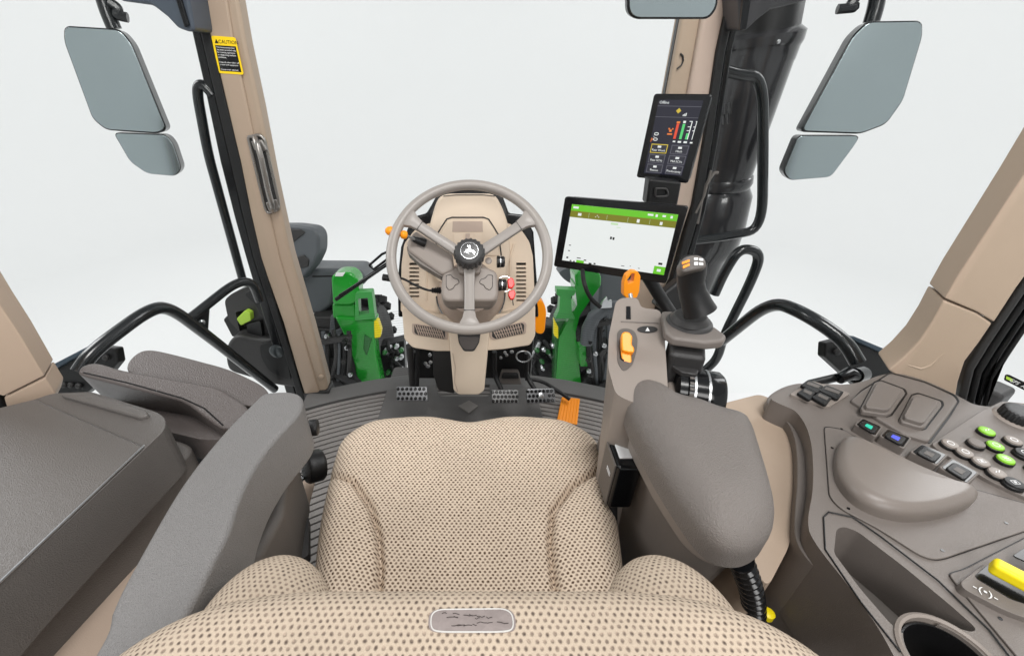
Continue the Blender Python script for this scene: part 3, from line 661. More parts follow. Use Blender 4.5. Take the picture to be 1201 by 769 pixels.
for i, (a, b, mt) in enumerate([(0, 10, m_dgrey), (10.5, 19, m_rub), (19.5, 27, m_blackg), (28, 34, m_rub)]):
    pts = [(1400, 70), (1214, 310), (1166, 380), (1150, 404), (1134, 430), (1124, 470)]
    k = lambda p, d: (p[0] + d * (1.0 if p[1] > 300 else 1.5), p[1] + d * .45)
    pslab('seal_strip', mt, t, P, [k(p, a) for p in pts] + [k(p, b) for p in pts[::-1]], .04, .006, 3, lift=-.012 - .006 * i)

# panes
def arc_glass():
    V, Fc = [], []; n = 24
    for k, z in enumerate((0.02, 2.1)):
        for i in range(n + 1):
            x = -.60 + 1.2 * i / n
            V.append(Vector((x, arc_y(x, FR - .03) - .0 * z, z)))
    m = n + 1; V += [p + Vector((0, .005, 0)) for p in V]
    for i in range(n): Fc += [[i, i + 1, m + i + 1, m + i], [2 * m + i, 3 * m + i, 3 * m + i + 1, 2 * m + i + 1], [i, 2 * m + i, 2 * m + i + 1, i + 1], [m + i, m + i + 1, 3 * m + i + 1, 3 * m + i]]
    Fc += [[0, m, 3 * m, 2 * m], [n, 2 * m + n, 3 * m + n, m + n]]
    return V, Fc
v, f = arc_glass(); ws = tag(mk('windscreen', v, f, m_glass), 'clear curved windscreen between the two tan front pillars', 'windscreen')
wires = []
for k in range(30):
    z = .05 + k * .0105
    wires.append(tube_geo([Vector((x, arc_y(x, FR - .03) - .003, z)) for x in [-.56 + 1.12 * i / 20 for i in range(21)]], .00035, 4))
o = mkj('heating_wire', wires, m_black, ws); o['kind'] = 'stuff'

def side_glass(side):
    a, b = (Vector((side * .66, 1.36, .0)), Vector((side * .93, .78, .62)))
    pts = [Vector((side * .66, 1.37, .03)), Vector((side * .97, .60, .70)), Vector((side * .97, .60, 2.1)), Vector((side * .66, 1.37, 2.1))]
    n = (pts[1] - pts[0]).cross(pts[3] - pts[0]).normalized()
    v, f = slab_geo(pts, n, .005)
    return tag(mk('door_pane', v, f, m_glass), 'clear door glass on the %s side between the front and rear pillar' % ('left' if side < 0 else 'right'), 'window')
side_glass(-1); side_glass(1)

# printed strip on the rear side window
P = PY(.62, 0, yaw=-30, x=.97)
t = pslab('window_sticker', m_blackg, None, P, [(1179, 439.5), (1183, 439), (1236, 465), (1236, 472), (1230, 472), (1177.5, 445.5)], .0012, .0002, 1, .002)
tag(t, 'narrow black printed strip on the glass at the right edge', 'sticker')
qq = ats(up_(P, .0006), [(1180, 440.5), (1230, 465), (1229, 470), (1179, 445)])
X = (qq[1] - qq[0]).normalized(); Yv = P[1].cross(X) * 1
if Yv.z < 0: Yv = -Yv
mkj('strip_text', [text_geo('GPS  AMP  ALL', .0085, qq[3] + X * .004 + Yv * .001, X, Yv, .0003)], m_white, t)
pslab('strip_badge', m_lime, t, up_(P, .0009), [(1180.5, 441), (1188, 444.5), (1187.5, 447.5), (1180, 444.3)], .0003, .0001, 1)

# ================================================================== RIGHT CONTROL CONSOLE
ZC = .62; PC = PZ(ZC)
t = thing('control_console', 'taupe moulded control console along the right side with buttons, tray and cup holder', 'console', (.75, .3, 0))
outer = [(900, 466), (925, 455), (960, 449), (1000, 452), (1044, 435), (1085, 445), (1122, 463), (1148, 478), (1201, 474), (1500, 520), (1700, 900), (1100, 900), (1050, 765), (1000, 692), (953, 634), (946, 612), (955, 570), (952, 512), (936, 482), (915, 474)]
top = pslab('console_top', m_taupe, t, PC, outer, .16, .007, 4, .06, rn=8)
tray = [(981, 620), (990, 617), (1006, 623), (1060, 664), (1118, 712), (1146, 737), (1140, 741), (1105, 731), (1085, 734), (1068, 743), (1056, 742), (1040, 726), (1009, 690), (978, 648)]
cup_c = atz(1116, 775, ZC)
cut(top, [pgeo(PC, tray, .14, .03, .006)])
cut(top, [lathe_geo(cup_c + Vector((0, 0, -.14)), EZ, [(.040, 0), (.044, .3)], 40)])
lathe('cup_rim', m_taupe_lt, t, cup_c - EZ * .002, EZ, [(.0445, -.03), (.0505, 0), (.0505, .004), (.0475, .006), (.0445, .004), (.0435, -.03)], 48, caps=False)
lathe('cup_liner', m_black, t, cup_c - EZ * .135, EZ, [(.0425, .13), (.0405, .13), (.038, .004), (.02, .002)], 40, caps='end')
pslab('tray_floor', m_mgrey, t, PZ(ZC - .075), [(960, 600), (1120, 760), (1120, 800), (1010, 770), (955, 680)], .006, .001)
P = PZ(ZC)
pslab('tray_liner_wall', M('tray_liner_dark', (92, 86, 84), .55, grain=.3), t, PZ(ZC - .045), [(996, 634), (1006, 628), (1060, 670), (1124, 724), (1116, 736), (1060, 694), (1030, 664)], .058, .006, 3)
g = tube_geo([at(PZ(ZC - .043), *p) for p in [(993, 632), (1000, 624), (1013, 634), (1008, 641)]], .0012, 6); mk('tray_clip_outline', *g, m_black, t)
# inner shoulder band and skirt
pslab('console_shoulder', m_taupe, t, PZ(ZC - .03), [(893, 470), (918, 452), (950, 447), (952, 500), (962, 560), (962, 640), (1060, 765), (1120, 900), (1066, 900), (1034, 768), (968, 678), (932, 638), (932, 600), (936, 560), (934, 515), (922, 490)], .3, .012, 5, .06, rn=8)
pslab('beige_liner', M('liner_plastic', (164, 146, 129), .45, grain=.15), t, PZ(ZC - .05), [(830, 490), (842, 474), (893, 461), (915, 474), (934, 494), (938, 520), (938, 580), (926, 640), (900, 690), (880, 660), (850, 600)], .40, .02, 5, .02)
pslab('fender_skirt', M('skirt_plastic', (70, 65, 63), .5, grain=.3, vary=.1), t, PZ(ZC - .20), [(860, 660), (925, 655), (985, 730), (1040, 900), (850, 900)], .3, .02, 3)
# grooves: lid edges built as raised panels with gaps
def panel(px, lift=.0025, name='inlaid_panel', mat=m_taupe, rad=.01, bev=.0015):
    rim = pslab('panel_gap', m_black, t, PC, px, .002, .0003, 1, rad, lift=.0012)
    c = at(PC, sum(p[0] for p in px) / len(px), sum(p[1] for p in px) / len(px))
    pts = rnd(ats(up_(PC, lift + .001), px), rad, 5)
    mid = sum(pts, Vector()) / len(pts)
    pts = [p + (mid - p).normalized() * .0016 for p in pts]
    return slab(name, mat, t, pts, EZ, .003, bev, 2)
panel([(966, 499), (990, 503), (1000, 510), (1040, 530), (1096, 560), (1150, 575), (1240, 600), (1240, 610), (1110, 655), (1097, 657), (1080, 652), (1030, 620), (985, 596), (972, 582)])
panel([(1128, 667), (1240, 610), (1500, 700), (1500, 900), (1260, 850), (1113, 675), (1113, 671)])
bd = [at(up_(PC, .002), *p) for p in [(972, 600), (1000, 606), (1032, 628), (1100, 680), (1160, 738), (1200, 790)]]
v, f = tube_geo(bd, .0011, 6); mk('groove_line', v, f, m_black, t)
v, f = tube_geo([at(up_(PC, .001), *p) for p in [(1180, 800), (1056, 764), (1010, 706), (968, 644), (966, 606), (972, 600)]][1:], .0011, 6); mk('groove_line', v, f, m_black, t)
for u, v_ in [(995, 596), (976, 525), (987, 503), (1105, 645), (1180, 613), (1173, 725)]:
    lathe('screw_hole', m_blackg, t, at(up_(PC, .0036), u, v_), EZ, [(.0022, 0), (.0022, .0006)], 12)
# raised palm rest: sloping dome
cpx = [(990, 512), (1002, 508), (1030, 520), (1080, 545), (1132, 568), (1150, 574), (1146, 584), (1122, 594), (1092, 600), (1062, 600), (1030, 592), (1004, 577), (988, 556), (984, 532)]
PW = up_(PC, .026); ctr = at(PW, 1062, 560); outl = [((at(PW, *p) - ctr).x, (at(PW, *p) - ctr).y) for p in cpx]
pr = pillow('palm_rest', M('palm_rest_plastic', (118, 110, 104), .34, grain=.12), t, outl, .004, .036, .015, n=140, rings=24, O=ctr, disp=lambda a, b, r: .003 * (1 - r * r) - .05 * (b + .01))
m = atz(1065, 590, ZC)
# switch row
PS = up_(PC, .016)
for i, (px, mt) in enumerate([([(1002, 497), (1011, 489), (1036, 500), (1028, 512)], m_teal), ([(1031, 510), (1040, 501), (1070, 513), (1061, 526)], m_blue),
                              ([(1067, 529), (1080, 519), (1113, 533), (1100, 546)], m_mgrey), ([(1101, 547), (1116, 536), (1150, 554), (1135, 568)], m_mgrey)]):
    fr = pslab('switch_frame', m_taupe, t, PS, px, .022, .002, 2, .004)
    c = Vector((sum(p[0] for p in px) / 4, sum(p[1] for p in px) / 4)); s = lambda k, d=0: [(c.x + (p[0] - c.x) * k + d, c.y + (p[1] - c.y) * k) for p in px]
    pslab('switch_pocket', m_blackg, fr, up_(PS, .0006), s(.86), .002, .0005, 1, .003)
    pslab('rocker', m_black, fr, up_(PS, .005), s(.68), .005, .0018, 3, .006)
    pslab('rocker_icon', mt, fr, up_(PS, .0056), s(.3), .0008, .0002, 1, .001)
# two blank square switches
pslab('plinth_gap', m_black, t, PC, [(997, 470), (1010, 457), (1044, 436), (1085, 447), (1121, 463), (1126, 470), (1114, 490), (1091, 520), (1060, 511), (1030, 493)], .002, .0004, 1, .006, lift=.0012)
pp = pslab('switch_plinth', m_taupe, t, PC, [(998, 468), (1010, 458), (1044, 437), (1085, 448), (1120, 464), (1124, 470), (1112, 488), (1090, 517), (1060, 508), (1030, 490)], .012, .004, 3, .006, lift=.008)
for px in ([(1010, 478), (1026, 448), (1033, 446), (1060, 456), (1062, 461), (1046, 484), (1040, 486), (1012, 482)], [(1056, 490), (1070, 463), (1077, 461), (1104, 470), (1105, 475), (1086, 500), (1081, 501), (1058, 494)]):
    c = Vector((sum(p[0] for p in px) / 8, sum(p[1] for p in px) / 8))
    pslab('switch_gap', m_black, t, up_(PC, .0095), [(c.x + (p[0] - c.x) * 1.10, c.y + (p[1] - c.y) * 1.10 + 1) for p in px], .002, .0004, 1, .004)
    fr = pslab('blank_surround', m_taupe, t, up_(PC, .016), px, .010, .003, 3, .004)
    pslab('blank_switch', m_taupe, fr, up_(PC, .024), [(c.x + (p[0] - c.x) * .8, c.y + (p[1] - c.y) * .8 - 2) for p in px], .010, .002, 3, .003)
# key pad at the front
kp = pslab('keypad_plate', m_taupe_lt, t, PC, [(926, 462), (952, 446), (998, 461), (972, 477)], .006, .002, 3, .006, lift=.006)
for a, b in [((946, 446), (966, 452)), ((967, 452), (990, 459)), ((942, 455), (957, 460)), ((959, 460), (976, 466))]:
    (u0, v0), (u1, v1) = a, b
    k = pslab('keypad_key', m_black, kp, up_(PC, .014), [(u0, v0), (u0 + 3, v0 - 1), (u1, v1), (u1 - 6, v1 + 8), (u1 - 9, v1 + 8), (u0 - 7, v0 + 5)], .007, .002, 2, .002)
    mkj('key_icon', [rect_geo(ats(up_(PC, .0145), [(u0 + 2, v0 + 1), (u1 - 4, v1), (u1 - 6, v1 + 3), (u0, v0 + 4)]), 0, 0, 1, 1, EZ, .0)], m_mgrey, kp)
# round keys
PB = up_(PC, .010)
pslab('button_plate', m_taupe, t, PC, [(1092, 520), (1150, 482), (1175, 470), (1215, 474), (1500, 530), (1500, 700), (1240, 600), (1160, 563), (1100, 527)], .010, .003, 3, .01, lift=.0065)
def icon(c, kind, mat, par):
    r = .0046; g = []
    h = Vector((0, 0, .0055))
    if kind == 'ring':
        g.append(tube_geo([c + h + Vector((math.cos(a) * r, math.sin(a) * r, 0)) for a in [2 * math.pi * k / 14 for k in range(15)]], .0008, 5))
    elif kind == 'bolt':
        g.append(tube_geo([c + h + Vector(p) * r for p in [(-1, -.3, 0), (-.2, .4, 0), (.1, -.2, 0), (1, .6, 0)]], .001, 5))
    elif kind == 'grid':
        for s in (-1, 0, 1): g.append(box_geo(c + h + EY * s * r * .7, EX, EY, EZ, r * 1.7, r * .28, .001))
    else:
        g.append(tube_geo([c + h + Vector(p) * r for p in [(-1, -.7, 0), (-1, .7, 0), (1, .7, 0), (1, -.7, 0), (-1, -.7, 0)]], .0007, 5))
        g.append(box_geo(c + h, EX, EY, EZ, r * .7, r * .7, .001))
    mkj('button_icon', g, mat, par)
for u, v_, col, ic in [(1156, 507, 'l', 'bolt'), (1144, 521, 'n', ''), (1166, 524, 'l', 'ring'), (1187, 518, 't', 'ring'), (1178, 540, 'l', 'grid'), (1200, 533, 'b', 'ring'),
                       (1113, 522, 't', 'ring'), (1130, 532, 't', 'ring'), (1149, 543, 't', 'sq'), (1168, 556, 't', 'bolt'), (1188, 568, 'b', 'sq'), (1214, 551, 't', 'ring'), (1222, 578, 't', 'sq')]:
    c = at(PB, u, v_); r = .0112 if col != 'b' else .0122
    mt = {'l': m_limeb, 't': m_taupe_lt, 'n': m_taupe, 'b': m_black}[col]
    bs = lathe('button_collar', m_black, t, c - EZ * .003, EZ, [(r * 1.1, 0), (r * 1.1, .0045), (r * 1.0, .0055)], 28)
    lathe('round_button', mt, bs, c - EZ * .002, EZ, [(r, 0), (r, .0055), (r * .93, .0072), (r * .7, .0078), (r * .3, .0078)], 28)
    if ic: icon(c, ic, m_white, bs)
# big ribbed dial
c = at(PC, 1190, 494)
lathe('dial_base', m_taupe_lt, t, c, EZ, [(.037, -.01), (.037, .003), (.031, .008), (.028, .009)], 40)
V, Fc = [], []; n = 96
for h, r, am in [(.004, .027, .0008), (.022, .0255, .0008), (.025, .0235, 0), (.026, .018, 0)]:
    for i in range(n): a = 2 * math.pi * i / n; rr_ = r + am * (1 if (i // 2) % 2 else -1); V.append(c + Vector((rr_ * math.cos(a), rr_ * math.sin(a), h)))
for j in range(3):
    for i in range(n): Fc.append([j * n + i, j * n + (i + 1) % n, (j + 1) * n + (i + 1) % n, (j + 1) * n + i])
Fc.append([3 * n + i for i in range(n)]); mk('ribbed_dial', V, Fc, m_black, t)
# yellow paddle in its pocket
PP = up_(PC, .012)
hs = pslab('paddle_housing', m_taupe, t, PC, [(1126, 682), (1158, 658), (1240, 690), (1220, 730), (1180, 716), (1130, 690)], .014, .005, 3, .008, lift=.012)
pslab('paddle_pocket', m_blackg, t, up_(PP, .001), [(1144, 674), (1158, 662), (1230, 692), (1218, 712), (1186, 702), (1146, 678)], .002, .0006, 1, .003)
a = at(up_(PC, .030), 1162, 661); b = at(up_(PC, .030), 1225, 694); d = (b - a).normalized(); sdn = d.cross(EZ)
v, f = box_geo((a + b) / 2, d, sdn, EZ, (b - a).length, .019, .018); mk('yellow_paddle', v, f, m_yellow, t, .005, 4)
c0, c1 = at(up_(PC, .0128), 1140, 689), at(up_(PC, .0128), 1170, 705); d = (c1 - c0).normalized()
if d.x < 0: d = -d
mkj('paddle_symbol', [text_geo('-(•)-', .014, c0, d, EZ.cross(d), .0006)], m_white, t)
pslab('side_pocket', m_blackg, t, PS, [(1188, 651), (1201, 642), (1260, 660), (1250, 680)], .002, .0006, 1, .003, lift=.005)

# ================================================================== LEFT STORAGE BOX
ZL = .68; PL = PZ(ZL)
t = thing('storage_box', 'long grey-brown storage box with a hinged lid along the left side', 'storage box', (-.75, .3, 0))
pslab('box_body', m_lid, t, PL, [(44, 467), (61, 461), (107, 459), (184, 483), (194, 490), (194, 503), (172, 524), (0, 686), (-250, 940), (-900, 1100), (-700, 560), (0, 480)], .10, .006, 4, .012)
pslab('box_lid', m_lid, t, PL, [(-20, 482), (41, 467), (168, 522), (0, 682), (-250, 930), (-700, 930), (-600, 560)], .014, .004, 3, lift=.004)
v, f = tube_geo([at(up_(PL, .0045), *p) for p in [(169, 522), (0, 682), (-120, 800)]], .0016, 8); mk('lid_edge_strip', v, f, m_steel, t)
pslab('hinge_cap', m_lid, t, PL, [(70, 461), (106, 460), (172, 481), (174, 486), (163, 489), (74, 464)], .012, .004, 3, lift=.008)
pslab('lower_ledge', m_lid, t, PZ(.582), [(150, 500), (205, 514), (226, 522), (222, 532), (178, 574), (150, 606), (120, 634), (0, 750), (-250, 1000), (-600, 1050), (-200, 560)], .12, .008, 4, .02)
pslab('sill_trim', m_trim, t, PZ(.49), [(200, 560), (262, 535), (290, 560), (250, 650), (180, 780), (60, 1000), (-200, 1000), (-60, 800)], .3, .015, 4)

# folded instructor seat beside the box
t = thing('folding_seat', 'dark grey leather passenger seat folded flat beside the left storage box', 'passenger seat', (-.55, .75, .3))
P = (atz(200, 450, .66), Vector((.10, -.22, 1)).normalized())
pslab('backrest_pad', m_pad, t, P, [(149, 424), (162, 412), (176, 409), (200, 414), (268, 432), (310, 452), (318, 466), (312, 476), (262, 474), (200, 450), (148, 437)], .075, .024, 6, .03, lift=-.01)
P = (atz(200, 450, .655), Vector((.12, -.34, 1)).normalized())
cu = pslab('cushion_pad', m_pad, t, P, [(90, 436), (96, 428), (112, 424), (140, 433), (230, 449), (256, 454), (288, 474), (298, 492), (262, 505), (215, 470), (95, 440)], .085, .020, 6, .02, lift=.012)
v, f = tube_geo([at(up_(P, .0115), *p) for p in [(98, 437), (150, 449), (214, 467), (240, 479), (262, 499)]], .0016, 6); mk('seam_piping', v, f, m_black, cu)
pslab('lower_pad', m_pad, t, PZ(.59), [(112, 452), (200, 470), (262, 498), (292, 498), (290, 512), (240, 516), (180, 502), (132, 474)], .06, .02, 5, .02)
pslab('seat_pedestal', m_black, t, PZ(.47), [(170, 520), (250, 500), (300, 520), (250, 560), (200, 550)], .45, .02, 3)

# ================================================================== STEERING CONSOLE
DP = PY(1.2, 16.6, .38)
t = thing('steering_console', 'beige steering console with slotted side panels and a central boss in front of the seat', 'dashboard', (0, 1.25, 0))
pslab('back_panel', m_blackg, t, DP, [(486, 254), (500, 250), (506, 240), (514, 225), (528, 220), (575, 220), (589, 228), (597, 250), (615, 252), (626, 272), (630, 330), (632, 372), (467, 372), (466, 330), (470, 290), (478, 268)], .03, .006, 3, lift=-.032)
slots = []
sp = pslab('side_panel', m_beige, t, DP, [(502, 262), (597, 262), (612, 270), (621, 284), (625, 300), (628, 366), (470, 366), (471, 310), (474, 286), (486, 270)], .045, .010, 4, .01)
cut(sp, [pgeo(DP, [(480, v_), (491.5, v_), (491.5, v_ + h), (480, v_ + h)], .03, .01) for v_, h in [(308, 3.2)] + [(313.6 + 4.7 * i, 2.2) for i in range(8)]] +
        [pgeo(DP, [(605.5, v_), (617, v_), (617, v_ + h), (605.5, v_ + h)], .03, .01) for v_, h in [(308, 3.2)] + [(313.6 + 4.7 * i, 2.2) for i in range(9)]])
for u0, v1 in ((480, 352), (605.5, 357)):
    pslab('slot_backing', m_blackg, t, DP, [(u0 - 1, 306), (u0 + 12.5, 306), (u0 + 12.5, v1), (u0 - 1, v1)], .001, .0002, 1, lift=-.020)
for pts in ([(495, 286), (499, 300), (500, 330), (500, 352)], [(603, 286), (599, 300), (598, 330), (598, 352)]):
    v, f = tube_geo([at(up_(DP, .001), *p) for p in pts], .004, 8); mk('panel_bead', v, f, m_beige, t)
pslab('binnacle_hood', m_beige, t, DP, [(511, 238), (516, 230), (526, 227), (576, 227), (583, 231), (590, 245), (596, 262), (599, 300), (592, 332), (514, 332), (502, 300), (504, 262)], .07, .020, 6, .015, lift=.045)
hp = up_(DP, .0455)
v, f = tube_geo([at(hp, *p) for p in [(511, 300), (512, 276), (518, 266), (524, 257), (530, 255), (567, 255), (573, 257), (579, 266), (585, 276), (588, 300)]], .0022, 8); mk('cluster_gap', v, f, m_dgrey, t)
pslab('cluster_panel', m_beige, t, hp, [(513, 300), (514, 277), (520, 268), (526, 259), (571, 259), (577, 268), (583, 277), (586, 300)], .006, .003, 3, .006, lift=.003)
pslab('cluster_label', m_beigedk, t, hp, [(531, 259.5), (566, 259.5), (566.5, 272), (530.5, 272)], .002, .0006, 2, lift=.0045)
for a, b in ((532, 543), (546, 551), (556, 565)): pslab('cluster_tab', m_beigedk if a == 546 else m_beige, t, hp, [(a, 274), (b, 274), (b, 290), (a, 290)], .003, .0008, 2, lift=.006)
v, f = tube_geo([at(hp, *p) for p in [(520, 230), (535, 228.5), (566, 228.5), (581, 230)]], .0012, 6); mk('hood_seam', v, f, m_dgrey, t)
fa = pslab('lower_fascia', m_beige, t, DP, [(471, 360), (500, 366), (532, 372), (568, 372), (600, 366), (628, 359), (628, 394), (622, 405), (590, 410), (560, 412), (540, 412), (510, 412), (484, 408), (474, 398)], .09, .012, 4, .01, lift=.034)
FP = up_(DP, .034)
for px, nm in (([(483, 379), (521, 385), (525, 388), (525, 399), (487, 393), (483, 390)], 'l'), ([(574, 386), (615, 377), (618, 380), (617, 391), (579, 399), (574, 396)], 'r')):
    c = Vector((sum(p[0] for p in px) / 6, sum(p[1] for p in px) / 6)); s = lambda k: [(c.x + (p[0] - c.x) * k, c.y + (p[1] - c.y) * k) for p in px]
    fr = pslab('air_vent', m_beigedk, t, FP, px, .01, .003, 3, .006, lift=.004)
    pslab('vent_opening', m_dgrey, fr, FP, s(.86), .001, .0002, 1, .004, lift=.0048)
    q = ats(up_(FP, .0055), [s(.86)[0], s(.86)[1], s(.86)[3], s(.86)[4]])
    for i in range(12):
        a = (i + .5) / 12; p0, p1 = bil(q, a - .02, .04), bil(q, a + .02, .96)
        mk('vane', *tube_geo([p0, (p0 + p1) / 2 + FP[1] * .001, p1], .0019, 6), m_beigedk, fr)
    for i in (.33, .66): mk('vane', *tube_geo([bil(q, .02, i), bil(q, .98, i)], .0012, 6), m_beigedk, fr)
bs = pslab('knee_boss', m_beige, t, DP, [(526, 384), (574, 384), (573, 404), (568, 458), (562, 463), (538, 463), (532, 458), (528, 412)], .10, .012, 4, .008, lift=.052)
BP = up_(DP, .0525)
pslab('boss_recess', m_dgrey, t, BP, [(536, 388), (564, 388), (562, 402), (556, 412), (544, 412), (538, 402)], .001, .0002, 1, .008, lift=.0005)
pslab('boss_pocket_lid', m_pad, t, BP, [(538, 395), (562, 395), (560.5, 403), (555, 410), (545, 410), (539.5, 403)], .003, .001, 3, .008, lift=.004)
v, f = tube_geo([at(up_(BP, .001), *p) for p in [(531, 414), (534, 430), (533, 448), (537, 459)]], .0014, 6); mk('boss_seam', v, f, m_beigedk, t)
for u in (474, 626): v, f = tube_geo([at(DP, u, 300), at(DP, u, 400)], .004, 6)
# frame legs and mechanism under the fascia
pslab('firewall_block', m_black, t, PY(1.36, 5), [(484, 400), (626, 400), (622, 444), (484, 444)], .04, .006)
tube('support_leg', m_dgrey, t, [aty(480, 405, 1.24), aty(484, 452, 1.27)], .012)
tube('support_leg', m_rub, t, [aty(490, 408, 1.24), aty(489, 456, 1.25)], .008)
pslab('cable_duct', m_dgrey, t, PY(1.30, 10), [(507, 408), (532, 408), (533, 462), (514, 458), (508, 440)], .06, .006)
pslab('pedal_motor', m_mgrey, t, PY(1.25, 20), [(589, 436), (609, 436), (612, 451), (585, 451)], .04, .005)
pslab('pedal_motor_cap', m_black, t, PY(1.235, 20), [(590, 438), (608, 438), (609, 444), (588, 444)], .02, .004)
r_ = random.Random(5)
for i in range(6): bolt(t, aty(r_.uniform(488, 506), r_.uniform(414, 430), 1.31), (0, -1, .2), .007)
for i in range(6): bolt(t, aty(r_.uniform(580, 606), r_.uniform(411, 420), 1.31), (0, -1, .2), .006)
o = thing('key_ring', 'bright steel ring hanging under the right edge of the beige fascia', 'key ring', aty(614, 418, 1.2))
v, f = tube_geo([aty(614 + 8.5 * math.cos(a), 418 + 6.5 * math.sin(a), 1.22) for a in [2 * math.pi * k / 24 for k in range(25)]], .0026, 8); mk('ring', v, f, m_steel, o)
# orange grip to the right
tag(pslab('dashboard_grip', m_orange, None, PY(1.2, 8), [(627, 360), (630, 353), (634, 351), (639, 357), (641, 366), (639, 388), (636, 392), (629, 391), (627, 386)], .05, .012, 5, .01), 'oblong orange grip at the right side of the beige steering console', 'grip')

# column housing, levers, knobs
H = aty(550.5, 297.5, 1.03); WN = Vector((0, -math.cos(R(47)), math.sin(R(47)))); WY = Vector((0, WN.z, -WN.y)); WP = (H, WN)
c = thing('steering_column', 'steering column with grey three-spoke wheel, ribbed black centre knob and lever arm', 'steering column', H - WN * .22)
hp2 = up_(WP, -.055)
ax0 = at(up_(DP, .0), 552, 345); ax1 = at(up_(WP, -.11), 551, 336)
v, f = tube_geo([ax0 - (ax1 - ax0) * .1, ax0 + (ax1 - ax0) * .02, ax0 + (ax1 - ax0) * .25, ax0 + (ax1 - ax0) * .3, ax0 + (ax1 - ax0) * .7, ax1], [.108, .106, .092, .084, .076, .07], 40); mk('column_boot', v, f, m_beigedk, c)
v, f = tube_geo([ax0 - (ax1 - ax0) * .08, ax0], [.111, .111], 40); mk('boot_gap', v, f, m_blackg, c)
pslab('column_housing', m_taupe_lt, c, hp2, [(519, 318), (532, 312), (569, 312), (583, 318), (585, 346), (580, 353), (522, 353), (517, 346)], .055, .012, 4, .012, lift=0)
pslab('housing_base', m_taupe, c, hp2, [(520, 326), (582, 326), (582, 352), (576, 359), (527, 359), (519, 352)], .04, .012, 4, .012, lift=-.05)
for s in (-1, 1):
    px = [(550.5 + s * a, b) for a, b in [(27, 323), (22, 322), (19, 326), (13, 328), (12, 332), (17, 334), (19, 338), (24, 340), (27, 336)]]
    k = pslab('paddle_key', m_taupe_lt, c, hp2, px, .004, .0015, 3, .004, lift=.003)
    v, f = tube_geo(rnd(ats(up_(hp2, .001), px + [px[0]]), .004, 3, closed=False), .0012, 6); mk('key_outline', v, f, m_dgrey, k)
lathe('round_key', m_taupe_lt, c, at(up_(hp2, .001), 573, 306), WN, [(.009, 0), (.009, .002), (.007, .003)], 20)
pslab('hub_shroud', m_taupe_lt, c, up_(WP, -.035), [(535, 300), (567, 300), (563, 320), (538, 320)], .04, .01, 4, .01)
arm = pslab('lever_arm', m_taupe_lt, c, up_(WP, -.05), [(477, 284), (483, 274), (488, 270), (531, 298), (533, 316), (518, 322), (492, 304), (479, 294)], .035, .008, 4, .008)
pslab('arm_flank', m_taupe, c, up_(WP, -.058), [(477, 288), (486, 290), (520, 312), (519, 325), (492, 309), (478, 296)], .03, .008, 4, .006)
pslab('arm_label', m_taupe, c, up_(WP, -.0495), [(492, 283), (501, 288), (497, 293), (488, 288)], .001, .0003, 1, .001)
lv = tube('shift_stalk', m_steel, c, [at(up_(WP, -.03), 487, 281), at(up_(WP, .0), 474, 275)], .003)
tube('stalk_collar', m_black, c, [at(up_(WP, -.048), 498, 285), at(up_(WP, -.03), 484, 280)], [.012, .007])
lathe('stalk_knob', m_orange, c, at(up_(WP, -.004), 475, 275.5), (-.85, -.3, .2), [(.004, -.006), (.009, -.004), (.011, .002), (.010, .008), (.005, .012)], 20)
lathe('stalk_knob', m_orange, c, at(up_(WP, -.004), 459, 271), (-.85, -.3, .2), [(.004, -.008), (.010, -.004), (.012, .002), (.010, .010), (.005, .015)], 20)
for (u, v_) in ((588, 307), (590, 334)):
    p = at(up_(WP, -.085), u, v_)
    lathe('side_knob', m_black, c, p - EX * .012, EX, [(.016, 0), (.016, .006), (.015, .007), (.015, .018), (.012, .021)], 24)
    lathe('knob_band', m_steel, c, p - EX * .004, EX, [(.0164, 0), (.0164, .002)], 24)
# key with red tags
k = thing('ignition_key', 'red plastic key tags hanging from the ignition right of the steering hub', 'key', at(up_(WP, -.08), 600, 350))
for px in ([(595, 328), (598, 325), (602, 326), (604, 333), (601, 338), (596, 337)], [(597, 341), (603, 339), (605, 344), (603, 350), (599, 351), (596, 346)]):
    pslab('red_tag', m_red, k, up_(WP, -.07), px, .010, .003, 3, .003)
v, f = tube_geo([at(up_(WP, -.078), 592 + 9 * math.cos(a), 333 + 9 * math.sin(a)) for a in [R(-130 + 20 * i) for i in range(12)]], .0012, 6); mk('wire_ring', v, f, m_steel, k)
tube('tag_cord', m_dgrey, k, [at(up_(WP, -.078), 601, 350), at(up_(WP, -.08), 602, 358)], .0015)
# boot and cable on the left of the column
k = thing('column_cable', 'black coiled cable plugged into the left side of the column', 'cable', at(up_(WP, -.09), 500, 335))
tube('cable', m_rub, k, [at(up_(WP, -.08), *p) for p in [(450, 323), (462, 324), (474, 327), (486, 334), (500, 340), (508, 341), (518, 341)]], .0032, .03, 10)
v, f = tube_geo([at(up_(WP, -.08), 506 + i, 340.5) for i in range(0, 12)], [.004 + .0035 * (i % 2) + .0003 * i for i in range(12)], 14); mk('ribbed_boot', v, f, m_rub, k)
tube('plug', m_black, k, [at(up_(WP, -.08), 449, 325), at(up_(WP, -.08), 462, 327)], .009)

# wiper
wpt = thing('windscreen_wiper', 'black wiper arm lying diagonally beyond the left side of the steering wheel', 'wiper', aty(395, 351, 1.6))
tube('wiper_blade', m_rub, wpt, [aty(394, 351, 1.62), aty(462, 304, 1.60)], .008)
tube('wiper_arm', m_blackg, wpt, [aty(398, 346, 1.59), aty(460, 307, 1.57)], .004)
tube('wiper_link', m_blackg, wpt, [aty(433, 311, 1.6), aty(448, 298, 1.6), aty(462, 292, 1.6)], .005)
tube('wiper_link', m_blackg, wpt, [aty(433, 311, 1.6), aty(438, 316, 1.6), aty(462, 298, 1.6)], .005)

